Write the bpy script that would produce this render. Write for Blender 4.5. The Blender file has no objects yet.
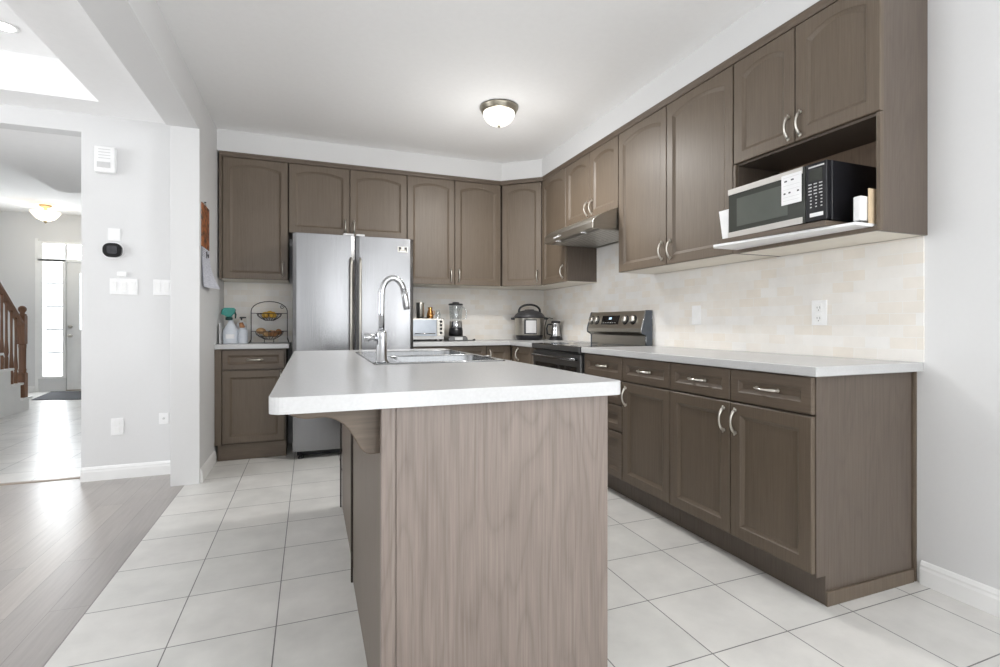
import bpy, bmesh, math, random
from mathutils import Vector, Matrix
random.seed(7)
sc = bpy.context.scene
C = sc.collection
PI = math.pi

# ------------------------------------------------------------------ camera
F_PX, YAW, HY, CAM_H = 499.7, 0.3645, 324.12, 1.072
cam_d = bpy.data.cameras.new('camera')
cam = bpy.data.objects.new('camera', cam_d); C.objects.link(cam)
cam_d.sensor_width = 36.0
cam_d.lens = F_PX * 36.0 / 1000.0
cam_d.shift_y = (HY - 333.5) / 1000.0
cam_d.clip_start = 0.05
cam.location = (0, 0, CAM_H)
cam.rotation_euler = (PI / 2, 0, -YAW)
sc.camera = cam

# ------------------------------------------------------------------ world, light, exposure
w = bpy.data.worlds.new('World'); sc.world = w; w.use_nodes = True
bg = w.node_tree.nodes['Background']
bg.inputs[0].default_value = (0.93, 0.965, 1.0, 1)
bg.inputs[1].default_value = 2.6
sc.view_settings.view_transform = 'Standard'
sc.view_settings.look = 'None'
sc.view_settings.gamma = 1.0
sc.view_settings.use_curve_mapping = False
sc.view_settings.exposure = 0.0
sc.cycles.use_denoising = True
sc.cycles.max_bounces = 12
sc.cycles.diffuse_bounces = 8
sc.cycles.glossy_bounces = 5
sc.cycles.transparent_max_bounces = 12
sc.cycles.caustics_reflective = False
sc.cycles.caustics_refractive = False
sc.cycles.sample_clamp_indirect = 6.0


def area(name, loc, rot, sx, sy, power, col=(1, 1, 1)):
    d = bpy.data.lights.new(name, 'AREA'); d.shape = 'RECTANGLE'; d.size = sx; d.size_y = sy
    d.energy = power; d.color = col
    o = bpy.data.objects.new(name, d); C.objects.link(o); o.location = loc; o.rotation_euler = rot
    return o


# daylight through patio door, breakfast window and front door; side windows are added fill
DAY = (0.955, 0.977, 1.0)
area('daylight_patio_door', (0.75, -3.02, 1.08), (PI / 2 + 0.3, 0, 0), 0.70, 2.05, 24, DAY)
area('daylight_breakfast_window', (-1.9, -3.02, 1.45), (PI / 2 + 0.6, 0, 0), 2.2, 1.5, 8, DAY)
area('added_fill_right', (2.46, -1.75, 1.45), (0, PI / 2 + 0.7, 0), 1.5, 1.9, 136, DAY)  # made-up right-hand window, added to light the left wall and ceiling
area('added_fill_left', (-5.62, 2.3, 1.45), (0, -PI / 2 - 0.5, 0), 1.6, 2.6, 126, DAY)  # made-up left-hand window, placed to light the deep kitchen
area('daylight_transom', (-3.35, 10.14, 2.23), (-PI / 2, 0, 0), 1.0, 0.25, 16, DAY)
area('daylight_sidelight', (-3.82, 10.14, 1.15), (-PI / 2, 0, 0), 0.26, 1.8, 26, DAY)


# ------------------------------------------------------------------ material helpers
def srgb(r, g, b):
    f = lambda c: (c / 255 / 12.92) if c / 255 <= 0.04045 else ((c / 255 + 0.055) / 1.055) ** 2.4
    return (f(r), f(g), f(b), 1)


def base_mat(name, col, rough=0.5, metal=0.0, spec=0.5, **kw):
    m = bpy.data.materials.new(name); m.use_nodes = True
    b = m.node_tree.nodes['Principled BSDF']
    b.inputs['Base Color'].default_value = col
    b.inputs['Roughness'].default_value = rough
    b.inputs['Metallic'].default_value = metal
    b.inputs['Specular IOR Level'].default_value = spec
    for k, v in kw.items():
        b.inputs[k.replace('_', ' ')].default_value = v
    return m


def nodes(m):
    nt = m.node_tree
    return nt, nt.nodes, nt.links, nt.nodes['Principled BSDF']


def noise_mat(name, c1, c2, scale=(1, 1, 1), nscale=5, detail=4, rough=0.5, metal=0.0, spec=0.5, bump=0.0, lo=0.3, hi=0.7, rough_var=0.0, **kw):
    """two tones mixed by a (stretched) noise"""
    m = base_mat(name, c1, rough, metal, spec, **kw)
    nt, N, L, b = nodes(m)
    tc = N.new('ShaderNodeTexCoord'); mp = N.new('ShaderNodeMapping'); mp.inputs['Scale'].default_value = scale
    L.new(tc.outputs['Object'], mp.inputs['Vector'])
    n = N.new('ShaderNodeTexNoise'); n.inputs['Scale'].default_value = nscale; n.inputs['Detail'].default_value = detail
    L.new(mp.outputs[0], n.inputs['Vector'])
    r = N.new('ShaderNodeValToRGB'); r.color_ramp.elements[0].position = lo; r.color_ramp.elements[1].position = hi
    r.color_ramp.elements[0].color = c1; r.color_ramp.elements[1].color = c2
    L.new(n.outputs['Fac'], r.inputs['Fac']); L.new(r.outputs['Color'], b.inputs['Base Color'])
    if rough_var:
        mr = N.new('ShaderNodeMapRange'); mr.inputs['To Min'].default_value = rough - rough_var; mr.inputs['To Max'].default_value = rough + rough_var
        L.new(n.outputs['Fac'], mr.inputs['Value']); L.new(mr.outputs[0], b.inputs['Roughness'])
    if bump:
        bp = N.new('ShaderNodeBump'); bp.inputs['Strength'].default_value = bump; bp.inputs['Distance'].default_value = 0.002
        L.new(n.outputs['Fac'], bp.inputs['Height']); L.new(bp.outputs[0], b.inputs['Normal'])
    return m


def wood_mat(name, dark, light, rough=0.38, horizontal=False, streak=1.0):
    """stained oak: long pores plus broad cathedral figure"""
    m = base_mat(name, light, rough, 0.0, 0.5)
    nt, N, L, b = nodes(m)
    tc = N.new('ShaderNodeTexCoord')
    mp = N.new('ShaderNodeMapping'); mp.inputs['Scale'].default_value = (85, 85, 2.0) if not horizontal else (1.6, 60, 60)
    if horizontal: mp.inputs['Scale'].default_value = (3, 3, 60)
    L.new(tc.outputs['Object'], mp.inputs['Vector'])
    n = N.new('ShaderNodeTexNoise'); n.inputs['Scale'].default_value = 2.2; n.inputs['Detail'].default_value = 6; n.inputs['Roughness'].default_value = 0.65
    L.new(mp.outputs[0], n.inputs['Vector'])
    # cathedral figure: contours of a smooth stretched noise
    mp2 = N.new('ShaderNodeMapping'); mp2.inputs['Scale'].default_value = (4.0, 4.0, 0.55) if not horizontal else (0.7, 0.7, 5)
    L.new(tc.outputs['Object'], mp2.inputs['Vector'])
    n2 = N.new('ShaderNodeTexNoise'); n2.inputs['Scale'].default_value = 1.3; n2.inputs['Detail'].default_value = 1.5
    L.new(mp2.outputs[0], n2.inputs['Vector'])
    mu = N.new('ShaderNodeMath'); mu.operation = 'MULTIPLY'; mu.inputs[1].default_value = 48
    L.new(n2.outputs['Fac'], mu.inputs[0])
    fr = N.new('ShaderNodeMath'); fr.operation = 'PINGPONG'; fr.inputs[1].default_value = 1.0
    L.new(mu.outputs[0], fr.inputs[0])
    pw = N.new('ShaderNodeMath'); pw.operation = 'POWER'; pw.inputs[1].default_value = 3
    L.new(fr.outputs[0], pw.inputs[0])
    ad = N.new('ShaderNodeMath'); ad.operation = 'MULTIPLY_ADD'; ad.inputs[1].default_value = -0.15 * streak
    L.new(pw.outputs[0], ad.inputs[0]); L.new(n.outputs['Fac'], ad.inputs[2])
    n3 = N.new('ShaderNodeTexNoise'); n3.inputs['Scale'].default_value = 2.3; n3.inputs['Detail'].default_value = 2
    L.new(tc.outputs['Object'], n3.inputs['Vector'])
    ad2 = N.new('ShaderNodeMath'); ad2.operation = 'MULTIPLY_ADD'; ad2.inputs[1].default_value = 0.25
    L.new(n3.outputs['Fac'], ad2.inputs[0]); L.new(ad.outputs[0], ad2.inputs[2])
    r = N.new('ShaderNodeValToRGB')
    r.color_ramp.elements[0].position = 0.22; r.color_ramp.elements[0].color = dark
    r.color_ramp.elements[1].position = 0.80; r.color_ramp.elements[1].color = light
    L.new(ad2.outputs[0], r.inputs['Fac']); L.new(r.outputs['Color'], b.inputs['Base Color'])
    bp = N.new('ShaderNodeBump'); bp.inputs['Strength'].default_value = 0.12; bp.inputs['Distance'].default_value = 0.001
    L.new(n.outputs['Fac'], bp.inputs['Height']); L.new(bp.outputs[0], b.inputs['Normal'])
    return m


def brick_mat(name, c1, c2, mortar, bw, bh, msize, loc=(0, 0, 0), rot=(0, 0, 0), offset=0.0, rough=0.3, bump=0.3, spec=0.5,
              var=((0.9, 1.08), 3.0), tint=None, swap=None, coat=0.0):
    m = base_mat(name, c1, rough, 0, spec)
    nt, N, L, b = nodes(m)
    tc = N.new('ShaderNodeTexCoord'); mp = N.new('ShaderNodeMapping'); mp.vector_type = 'TEXTURE'
    mp.inputs['Location'].default_value = loc; mp.inputs['Rotation'].default_value = rot
    src = tc.outputs['Object']
    if swap:      # pick two axes of the object coordinates as the tile plane
        sp = N.new('ShaderNodeSeparateXYZ'); cb = N.new('ShaderNodeCombineXYZ')
        L.new(src, sp.inputs[0]); L.new(sp.outputs[swap[0]], cb.inputs[0]); L.new(sp.outputs[swap[1]], cb.inputs[1]); src = cb.outputs[0]
    L.new(src, mp.inputs['Vector'])
    br = N.new('ShaderNodeTexBrick')
    br.offset = offset; br.offset_frequency = 2; br.squash = 1.0
    br.inputs['Color1'].default_value = c1; br.inputs['Color2'].default_value = c2; br.inputs['Mortar'].default_value = mortar
    br.inputs['Scale'].default_value = 1.0; br.inputs['Brick Width'].default_value = bw; br.inputs['Row Height'].default_value = bh
    br.inputs['Mortar Size'].default_value = msize; br.inputs['Mortar Smooth'].default_value = 0.1
    L.new(mp.outputs[0], br.inputs['Vector'])
    n = N.new('ShaderNodeTexNoise'); n.inputs['Scale'].default_value = var[1]; n.inputs['Detail'].default_value = 6; n.inputs['Roughness'].default_value = 0.6
    if len(var) > 2:
        mp3 = N.new('ShaderNodeMapping'); mp3.inputs['Scale'].default_value = var[2]; L.new(src, mp3.inputs[0]); L.new(mp3.outputs[0], n.inputs['Vector'])
    else:
        L.new(src, n.inputs['Vector'])
    mr = N.new('ShaderNodeMapRange'); mr.inputs['From Min'].default_value = 0.3; mr.inputs['From Max'].default_value = 0.7
    mr.inputs['To Min'].default_value = var[0][0]; mr.inputs['To Max'].default_value = var[0][1]
    L.new(n.outputs['Fac'], mr.inputs['Value'])
    vm = N.new('ShaderNodeVectorMath'); vm.operation = 'SCALE'
    L.new(br.outputs['Color'], vm.inputs[0]); L.new(mr.outputs[0], vm.inputs['Scale'])
    L.new(vm.outputs[0], b.inputs['Base Color'])
    bp = N.new('ShaderNodeBump'); bp.inputs['Strength'].default_value = bump; bp.inputs['Distance'].default_value = 0.0015; bp.invert = True
    L.new(br.outputs['Fac'], bp.inputs['Height']); L.new(bp.outputs[0], b.inputs['Normal'])
    if coat: b.inputs['Coat Weight'].default_value = coat; b.inputs['Coat Roughness'].default_value = 0.15
    return m


def emit_mat(name, col, strength):
    m = base_mat(name, col, 0.4)
    b = m.node_tree.nodes['Principled BSDF']
    b.inputs['Emission Color'].default_value = col; b.inputs['Emission Strength'].default_value = strength
    return m


def glass_mat(name, tint=(1, 1, 1, 1), mix=0.12):
    m = bpy.data.materials.new(name); m.use_nodes = True
    nt = m.node_tree; N = nt.nodes; L = nt.links; N.clear()
    out = N.new('ShaderNodeOutputMaterial'); mx = N.new('ShaderNodeMixShader'); t = N.new('ShaderNodeBsdfTransparent'); g = N.new('ShaderNodeBsdfGlossy')
    g.inputs['Roughness'].default_value = 0.03; t.inputs[0].default_value = tint; mx.inputs[0].default_value = mix
    L.new(t.outputs[0], mx.inputs[1]); L.new(g.outputs[0], mx.inputs[2]); L.new(mx.outputs[0], out.inputs[0])
    return m


M = {}
M['wall'] = noise_mat('painted_wall', srgb(219, 219, 219), srgb(220, 220, 220), nscale=60, rough=0.6, spec=0.3, bump=0.02)
M['ceiling'] = noise_mat('ceiling_paint', srgb(243, 243, 243), srgb(245, 245, 245), nscale=30, rough=0.8, spec=0.2, bump=0.03)
M['trim'] = noise_mat('white_trim_paint', srgb(236, 236, 235), srgb(240, 240, 239), nscale=8, rough=0.35, spec=0.4)
M['wood'] = wood_mat('stained_oak', srgb(84, 73, 61), srgb(107, 94, 80), 0.46, False, 0.35)
M['wood_h'] = wood_mat('stained_oak_rail', srgb(82, 71, 60), srgb(104, 91, 78), 0.46, True, 0.35)
M['wood_panel'] = wood_mat('stained_oak_panel', srgb(76, 66, 58), srgb(102, 91, 81), 0.44, False, 0.7)
M['island'] = wood_mat('glare_lightened_oak', srgb(98, 87, 80), srgb(134, 122, 114), 0.36, False, 1.0)  # cabinet oak lightened to stand in for window glare on the island end
M['batten_shade'] = noise_mat('shaded_batten_oak', srgb(40, 33, 28), srgb(52, 44, 38), nscale=6, rough=0.6)  # shade on the island battens put into a dark colour
M['interior'] = wood_mat('cabinet_interior_oak', srgb(92, 74, 58), srgb(126, 104, 84), 0.5)
M['counter'] = noise_mat('laminate_counter', srgb(188, 188, 188), srgb(193, 193, 193), nscale=160, detail=2, rough=0.24, spec=0.5)
M['tile'] = brick_mat('floor_tile', srgb(214, 213, 209), srgb(220, 218, 214), srgb(118, 117, 116), 0.334, 0.334, 0.0022,
                      loc=(-0.778, 1.272, 0), rough=0.31, bump=0.4, var=((0.87, 1.06), 4.5))
M['planks'] = brick_mat('wood_floor', srgb(160, 155, 152), srgb(174, 168, 163), srgb(126, 121, 118), 1.25, 0.127, 0.0010,
                        loc=(-0.78, 0.3, 0), rot=(0, 0, PI / 2), offset=0.37, rough=0.3, bump=0.25, var=((0.9, 1.08), 2.0, (40, 2, 1)))
M['splash_r'] = brick_mat('tumbled_marble_tile', srgb(231, 229, 226), srgb(227, 220, 210), srgb(230, 228, 224), 0.102, 0.051, 0.0016,
                          loc=(0, 0.914, 0), offset=0.5, rough=0.38, bump=0.35, var=((0.95, 1.04), 7), swap=(1, 2))
M['splash_b'] = brick_mat('tumbled_marble_tile_back', srgb(231, 229, 226), srgb(227, 220, 210), srgb(230, 228, 224), 0.102, 0.051, 0.0016,
                          loc=(0, 0.914, 0), offset=0.5, rough=0.38, bump=0.35, var=((0.95, 1.04), 7), swap=(0, 2))
M['nickel'] = noise_mat('brushed_nickel', srgb(212, 208, 200), srgb(226, 222, 214), nscale=60, rough=0.32, metal=1.0)
M['steel'] = noise_mat('brushed_stainless', srgb(128, 128, 129), srgb(142, 142, 143), scale=(220, 220, 1.2), nscale=3, rough=0.24, metal=1.0, rough_var=0.03)
M['steel_h'] = noise_mat('brushed_stainless_horizontal', srgb(176, 172, 164), srgb(190, 186, 178), scale=(2, 2, 220), nscale=3, rough=0.3, metal=1.0)
M['chrome'] = noise_mat('polished_chrome', srgb(186, 187, 189), srgb(194, 195, 197), nscale=20, rough=0.12, metal=1.0)
M['sink_steel'] = noise_mat('satin_sink_steel', srgb(150, 152, 154), srgb(164, 166, 168), scale=(60, 2, 2), nscale=3, rough=0.22, metal=1.0)
M['melamine'] = noise_mat('cream_melamine', srgb(226, 220, 208), srgb(232, 226, 214), nscale=10, rough=0.5)
M['steel_dark'] = noise_mat('dark_range_steel', srgb(108, 108, 108), srgb(124, 124, 124), scale=(2, 2, 200), nscale=3, rough=0.32, metal=0.9)
M['grey_side'] = noise_mat('grey_side_panel', srgb(82, 88, 96), srgb(92, 98, 106), nscale=20, rough=0.4, metal=0.3)
M['black'] = noise_mat('black_plastic', srgb(24, 24, 27), srgb(32, 32, 36), nscale=30, rough=0.28)
M['black_matte'] = noise_mat('charcoal_matte_plastic', srgb(50, 50, 52), srgb(60, 60, 62), nscale=30, rough=0.45)
M['black_gloss'] = noise_mat('black_glass', srgb(12, 12, 14), srgb(17, 17, 19), nscale=10, rough=0.06)
M['white_plastic'] = noise_mat('white_plastic', srgb(236, 236, 236), srgb(242, 242, 242), nscale=20, rough=0.35)
M['plate_grey'] = noise_mat('shaded_muntin_grey', srgb(200, 200, 200), srgb(208, 208, 208), nscale=20, rough=0.45)
M['paper'] = noise_mat('white_paper', srgb(232, 232, 234), srgb(242, 242, 242), nscale=8, rough=0.7)
M['print'] = noise_mat('dark_print', srgb(42, 42, 46), srgb(64, 64, 68), nscale=40, rough=0.7)
M['lamp_glass'] = emit_mat('lit_frosted_glass', (1.0, 0.98, 0.88, 1), 1.15)
M['lamp_glass_warm'] = emit_mat('lit_alabaster_glass', (1.0, 0.90, 0.72, 1), 0.85)
M['pot'] = emit_mat('recessed_bulb', (1, 0.98, 0.94, 1), 9)
M['bronze'] = noise_mat('antique_brass', srgb(122, 108, 82), srgb(140, 124, 96), nscale=20, rough=0.35, metal=0.9)
M['pewter'] = noise_mat('pewter_ring', srgb(156, 150, 136), srgb(170, 164, 150), nscale=20, rough=0.35, metal=0.9)
M['glass'] = glass_mat('window_glass', (0.98, 0.99, 1, 1), 0.06)
M['jug_glass'] = glass_mat('clear_jug', (0.93, 0.95, 0.96, 1), 0.16)
M['oak_rail'] = wood_mat('brown_oak_rail', srgb(92, 62, 44), srgb(140, 102, 78), 0.35)
M['mat'] = noise_mat('charcoal_mat', srgb(72, 74, 78), srgb(92, 94, 98), nscale=200, rough=0.95, bump=0.4)
M['teal'] = noise_mat('teal_plastic', srgb(28, 118, 110), srgb(56, 148, 138), nscale=8, rough=0.35)
M['dark_teal'] = noise_mat('dark_green_plastic', srgb(22, 66, 62), srgb(32, 82, 76), nscale=8, rough=0.4)
M['pale_blue'] = noise_mat('pale_milky_plastic', srgb(208, 214, 222), srgb(222, 226, 232), nscale=12, rough=0.4)
M['wire'] = noise_mat('black_wire', srgb(46, 42, 42), srgb(58, 54, 54), nscale=30, rough=0.4, metal=0.5)
M['yellow_fruit'] = noise_mat('yellow_fruit_skin', srgb(196, 148, 42), srgb(222, 184, 84), nscale=12, rough=0.45)
M['tan_root'] = noise_mat('tan_root_skin', srgb(158, 118, 76), srgb(196, 160, 112), nscale=30, rough=0.7, bump=0.4)
M['brown_root'] = noise_mat('brown_onion_skin', srgb(142, 94, 58), srgb(180, 130, 88), scale=(1, 1, 5), nscale=12, rough=0.5)
M['copper'] = noise_mat('copper', srgb(196, 140, 80), srgb(214, 160, 100), nscale=14, rough=0.2, metal=1.0)
M['art'] = noise_mat('calendar_picture', srgb(70, 48, 34), srgb(176, 108, 66), nscale=26, rough=0.5, lo=0.38, hi=0.6)
M['cal_sheet'] = noise_mat('calendar_sheet', srgb(190, 192, 204), srgb(220, 222, 230), scale=(1, 8, 60), nscale=2.2, rough=0.6)
M['blue_glass'] = noise_mat('toaster_oven_glass', srgb(158, 168, 180), srgb(192, 200, 210), nscale=4, rough=0.12)
M['mw_glass'] = noise_mat('microwave_window', srgb(62, 64, 60), srgb(74, 76, 71), nscale=3, rough=0.09)
M['mw_inner'] = noise_mat('microwave_window_screen', srgb(88, 92, 87), srgb(102, 105, 99), nscale=3, rough=0.12)
M['cream_steel'] = noise_mat('warm_stainless_trim', srgb(208, 205, 200), srgb(216, 213, 208), scale=(2, 2, 200), nscale=3, rough=0.35, metal=0.6)
M['blue_lcd'] = emit_mat('blue_clock_digits', (0.55, 0.8, 1.0, 1), 1.2)
M['beige_board'] = noise_mat('beige_card', srgb(206, 182, 150), srgb(216, 194, 164), nscale=10, rough=0.6)
M['threshold'] = noise_mat('oak_threshold', srgb(150, 136, 122), srgb(166, 152, 138), scale=(2, 40, 1), nscale=3, rough=0.4)


# ------------------------------------------------------------------ mesh builder
class MB:
    def __init__(s):
        s.v = []; s.f = []; s.fm = []; s.fs = []; s.mi = 0; s.sm = False

    def _add(s, vs, fs, smooth=None):
        o = len(s.v); s.v += [tuple(p) for p in vs]
        for f in fs:
            s.f.append(tuple(i + o for i in f)); s.fm.append(s.mi); s.fs.append(s.sm if smooth is None else smooth)
        return s

    def box(s, x0, x1, y0, y1, z0, z1):
        vs = [(x, y, z) for z in (z0, z1) for y in (y0, y1) for x in (x0, x1)]
        return s._add(vs, [(0, 2, 3, 1), (4, 5, 7, 6), (0, 1, 5, 4), (2, 6, 7, 3), (0, 4, 6, 2), (1, 3, 7, 5)], False)

    def prism(s, poly, axis, a, b, smooth=False):
        """polygon in the plane across axis, extruded from a to b. axis x: (y,z); y: (x,z); z: (x,y)"""
        def P(p, t):
            return (t, p[0], p[1]) if axis == 'x' else (p[0], t, p[1]) if axis == 'y' else (p[0], p[1], t)
        n = len(poly)
        vs = [P(p, a) for p in poly] + [P(p, b) for p in poly]
        fs = [tuple(range(n))[::-1], tuple(range(n, 2 * n))]
        s._add(vs, fs, False)
        o = len(s.v) - 2 * n
        for i in range(n):
            j = (i + 1) % n
            s.f.append((o + i, o + j, o + n + j, o + n + i)); s.fm.append(s.mi); s.fs.append(smooth)
        return s

    def tube(s, pts, r, seg=10, cap=True, closed=False):
        pts = [Vector(p) for p in pts]; n = len(pts)
        rr = r if isinstance(r, (list, tuple)) else [r] * n
        vs = []; prev = None
        for i, p in enumerate(pts):
            if closed: t = pts[(i + 1) % n] - pts[i - 1]
            else: t = (pts[min(i + 1, n - 1)] - pts[max(i - 1, 0)])
            t.normalize()
            if prev is None:
                up = Vector((0, 0, 1)) if abs(t.z) < 0.9 else Vector((1, 0, 0))
                a = t.cross(up).normalized()
            else:
                a = (prev - t * prev.dot(t)).normalized()
            prev = a; bb = t.cross(a)
            for k in range(seg):
                an = 2 * PI * k / seg
                vs.append(p + (a * math.cos(an) + bb * math.sin(an)) * rr[i])
        fs = []
        m = n if closed else n - 1
        for i in range(m):
            for k in range(seg):
                k2 = (k + 1) % seg; i2 = (i + 1) % n
                fs.append((i * seg + k, i * seg + k2, i2 * seg + k2, i2 * seg + k))
        if cap and not closed:
            fs.append(tuple(range(seg))[::-1]); fs.append(tuple((n - 1) * seg + k for k in range(seg)))
        return s._add(vs, fs, True)

    def lathe(s, prof, c, seg=28, axis='z', sx=1.0, sy=1.0, smooth=True):
        """profile [(r, h)] turned round the axis through c"""
        vs = []
        for r, h in prof:
            for k in range(seg):
                a = 2 * PI * k / seg
                u, v = r * math.cos(a) * sx, r * math.sin(a) * sy
                if axis == 'z': vs.append((c[0] + u, c[1] + v, c[2] + h))
                elif axis == 'x': vs.append((c[0] + h, c[1] + u, c[2] + v))
                else: vs.append((c[0] + u, c[1] + h, c[2] + v))
        fs = []
        for i in range(len(prof) - 1):
            for k in range(seg):
                k2 = (k + 1) % seg
                fs.append((i * seg + k, i * seg + k2, (i + 1) * seg + k2, (i + 1) * seg + k))
        fs.append(tuple(range(seg))[::-1]); fs.append(tuple((len(prof) - 1) * seg + k for k in range(seg)))
        return s._add(vs, fs, smooth)

    def cyl(s, c, r, h, axis='z', seg=20):
        return s.lathe([(r, 0), (r, h)], c, seg, axis)

    def sphere(s, c, rx, ry, rz, seg=14, rings=8, rot=0.0):
        vs = []
        for i in range(rings + 1):
            t = PI * i / rings; rr = max(math.sin(t), 0.02)
            for k in range(seg):
                a = 2 * PI * k / seg
                x, y = rx * rr * math.cos(a), ry * rr * math.sin(a)
                vs.append((c[0] + x * math.cos(rot) - y * math.sin(rot), c[1] + x * math.sin(rot) + y * math.cos(rot), c[2] + rz * math.cos(t)))
        fs = [(i * seg + k, (i + 1) * seg + k, (i + 1) * seg + (k + 1) % seg, i * seg + (k + 1) % seg) for i in range(rings) for k in range(seg)]
        fs.append(tuple(range(seg))); fs.append(tuple(rings * seg + k for k in range(seg))[::-1])
        return s._add(vs, fs, True)

    def quad(s, a, b, c, d):
        return s._add([a, b, c, d], [(0, 1, 2, 3)], False)

    def build(s, name, mats, parent=None, bevel=0.0, seg=2, fix=True):
        me = bpy.data.meshes.new(name)
        off = parent_origin(parent)
        me.from_pydata([(x - off[0], y - off[1], z - off[2]) for x, y, z in s.v], [], s.f)
        if not isinstance(mats, (list, tuple)): mats = [mats]
        for m in mats: me.materials.append(m)
        for p, mi, sm in zip(me.polygons, s.fm, s.fs): p.material_index = mi; p.use_smooth = sm
        if fix:
            bm = bmesh.new(); bm.from_mesh(me); bmesh.ops.recalc_face_normals(bm, faces=bm.faces); bm.to_mesh(me); bm.free()
        me.update()
        o = bpy.data.objects.new(name, me); C.objects.link(o)
        if parent is not None: o.parent = parent
        if bevel:
            b = o.modifiers.new('bevel', 'BEVEL'); b.width = bevel; b.segments = seg; b.limit_method = 'ANGLE'; b.angle_limit = math.radians(40)
            b.harden_normals = False
        return o


def parent_origin(p):
    o = Vector((0, 0, 0))
    while p is not None:
        o = o + Vector(p.location); p = p.parent
    return o


def thing(name, label, cat, loc, group=None):
    o = bpy.data.objects.new(name, None); o.empty_display_size = 0.1; C.objects.link(o)
    o.location = loc; o['label'] = label; o['category'] = cat
    if group: o['group'] = group
    return o


def tag(o, label, cat, group=None):
    o['label'] = label; o['category'] = cat
    if group: o['group'] = group
    return o


def struct(name, mb, mats, bevel=0.0, label=None):
    o = mb.build(name, mats, None, bevel)
    o['kind'] = 'structure'
    if label: o['label'] = label
    return o


# ------------------------------------------------------------------ the shell
XW, YB, XL = 2.368, 4.87, -0.688       # right wall, back wall, left wall return of the kitchen
YN = -3.0                              # wall behind the camera
KC, LC, HC, FC = 2.63, 2.505, 2.38, 2.83   # kitchen, living, dropped hall and foyer ceilings
YH = 4.19                              # wall with the thermostat

struct('floor_kitchen', MB().box(-0.778, XW + 0.1, YN - 0.1, YB + 0.1, -0.05, 0), M['tile'], label='light grey square tile floor of the kitchen')
struct('floor_living', MB().box(-5.7, -0.7785, YN - 0.1, 4.28, -0.05, 0.0), M['planks'], label='grey brown plank floor beside the kitchen tiles')
struct('floor_foyer', MB().box(-5.7, -0.86, 4.33, 10.1, -0.05, 0.0), M['tile'], label='light tile floor of the foyer')
struct('trim_threshold', MB().prism([(4.28, -0.05), (4.33, -0.05), (4.33, 0.002), (4.32, 0.006), (4.29, 0.006), (4.28, 0.002)], 'x', -5.7, -1.449), M['threshold'])
struct('wall_right', MB().box(XW, XW + 0.12, YN - 0.1, -2.7, 0, KC).box(XW, XW + 0.12, -2.7, -0.8, 0, 0.7).box(XW, XW + 0.12, -2.7, -0.8, 2.2, KC).box(XW, XW + 0.12, -0.8, YB + 0.1, 0, KC), M['wall'])  # opening beside the camera added for the right-hand fill light
struct('wall_back', MB().box(XL, XW, YB, YB + 0.12, 0, KC), M['wall'])
struct('wall_left', MB().box(-0.856, XL, 3.85, YB + 0.12, 0, KC), M['wall'], 0.003)
struct('wall_hall', MB().box(-1.449, -0.856, YH, YH + 0.12, 0, LC), M['wall'])
struct('wall_foyer_right', MB().box(-1.449, -1.33, YH + 0.12, 10.1, 0, FC), M['wall'])
struct('wall_foyer_left', MB().box(-4.72, -4.6, YH + 0.12, 10.1, 0, FC), M['wall'])
struct('wall_living_front', MB().box(-5.7, -3.2, YH, YH + 0.12, 0, HC), M['wall'])
struct('trim_header', MB().box(-5.7, -1.449, YH, YH + 0.12, HC, LC), M['wall'], label='white header over the foyer opening')
# wall behind the camera, with a patio door and a window; living room wall with an opening added for fill light
mb = MB()
mb.box(-5.7, -3.0, YN - 0.12, YN, 0, KC); mb.box(-3.0, -0.8, YN - 0.12, YN, 0, 0.7); mb.box(-3.0, -0.8, YN - 0.12, YN, 2.2, KC)
mb.box(-0.8, 0.4, YN - 0.12, YN, 0, KC); mb.box(0.4, 1.1, YN - 0.12, YN, 2.1, KC); mb.box(1.1, XW, YN - 0.12, YN, 0, KC)
struct('wall_rear', mb, M['wall'])
mb = MB()
mb.box(-5.7, -5.6, YN, 1.0, 0, KC); mb.box(-5.7, -5.6, 1.0, 3.6, 0, 0.65); mb.box(-5.7, -5.6, 1.0, 3.6, 2.25, KC); mb.box(-5.7, -5.6, 3.6, YH, 0, KC)
struct('wall_living_side', mb, M['wall'])
# door wall of the foyer (holes for sidelight, transom and door)
DW = 10.0
mb = MB()
mb.box(-4.72, -4.0, DW, DW + 0.12, 0, FC)
mb.box(-4.0, -3.66, DW, DW + 0.12, 0, 0.21)
mb.box(-4.0, -2.72, DW, DW + 0.12, 2.39, FC)
mb.box(-2.72, -1.33, DW, DW + 0.12, 0, FC)
struct('wall_foyer_front', mb, M['wall'])
# ceilings
struct('ceiling_kitchen', MB().box(-0.8, XW + 0.12, YN - 0.1, YB + 0.12, KC, KC + 0.1), M['ceiling'])
TX, TY = -1.265, 3.93
mb = MB()
mb.box(TX, -0.878, YN, YH + 0.0, LC, LC + 0.1); mb.box(-5.7, TX, TY, YH + 0.0, LC, LC + 0.1)
mb.box(-5.7, -4.6, YN, TY, LC, LC + 0.1); mb.box(-4.6, TX, YN, -1.0, LC, LC + 0.1)
mb.box(-4.7, TX + 0.1, -1.1, TY + 0.1, LC + 0.24, LC + 0.3)                      # raised tray
mb.box(TX, TX + 0.1, -1.1, TY, LC + 0.1, LC + 0.24)
mb.box(-4.7, TX + 0.1, TY, TY + 0.1, LC + 0.1, LC + 0.24)
mb.box(-4.7, -4.6, -1.1, TY, LC + 0.1, LC + 0.24); mb.box(-4.6, TX, -1.1, -1.0, LC + 0.1, LC + 0.24)
struct('ceiling_living', mb, M['ceiling'], label='living room ceiling with a raised tray')
mb = MB()
mb.box(-2.31, -1.449, YH + 0.12, 6.17, HC, FC)
struct('ceiling_hall', mb, M['ceiling'], label='dropped ceiling of the passage to the foyer')
struct('ceiling_foyer', MB().box(-5.7, -1.33, YH + 0.0, 10.12, FC, FC + 0.1), M['ceiling'])
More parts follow.
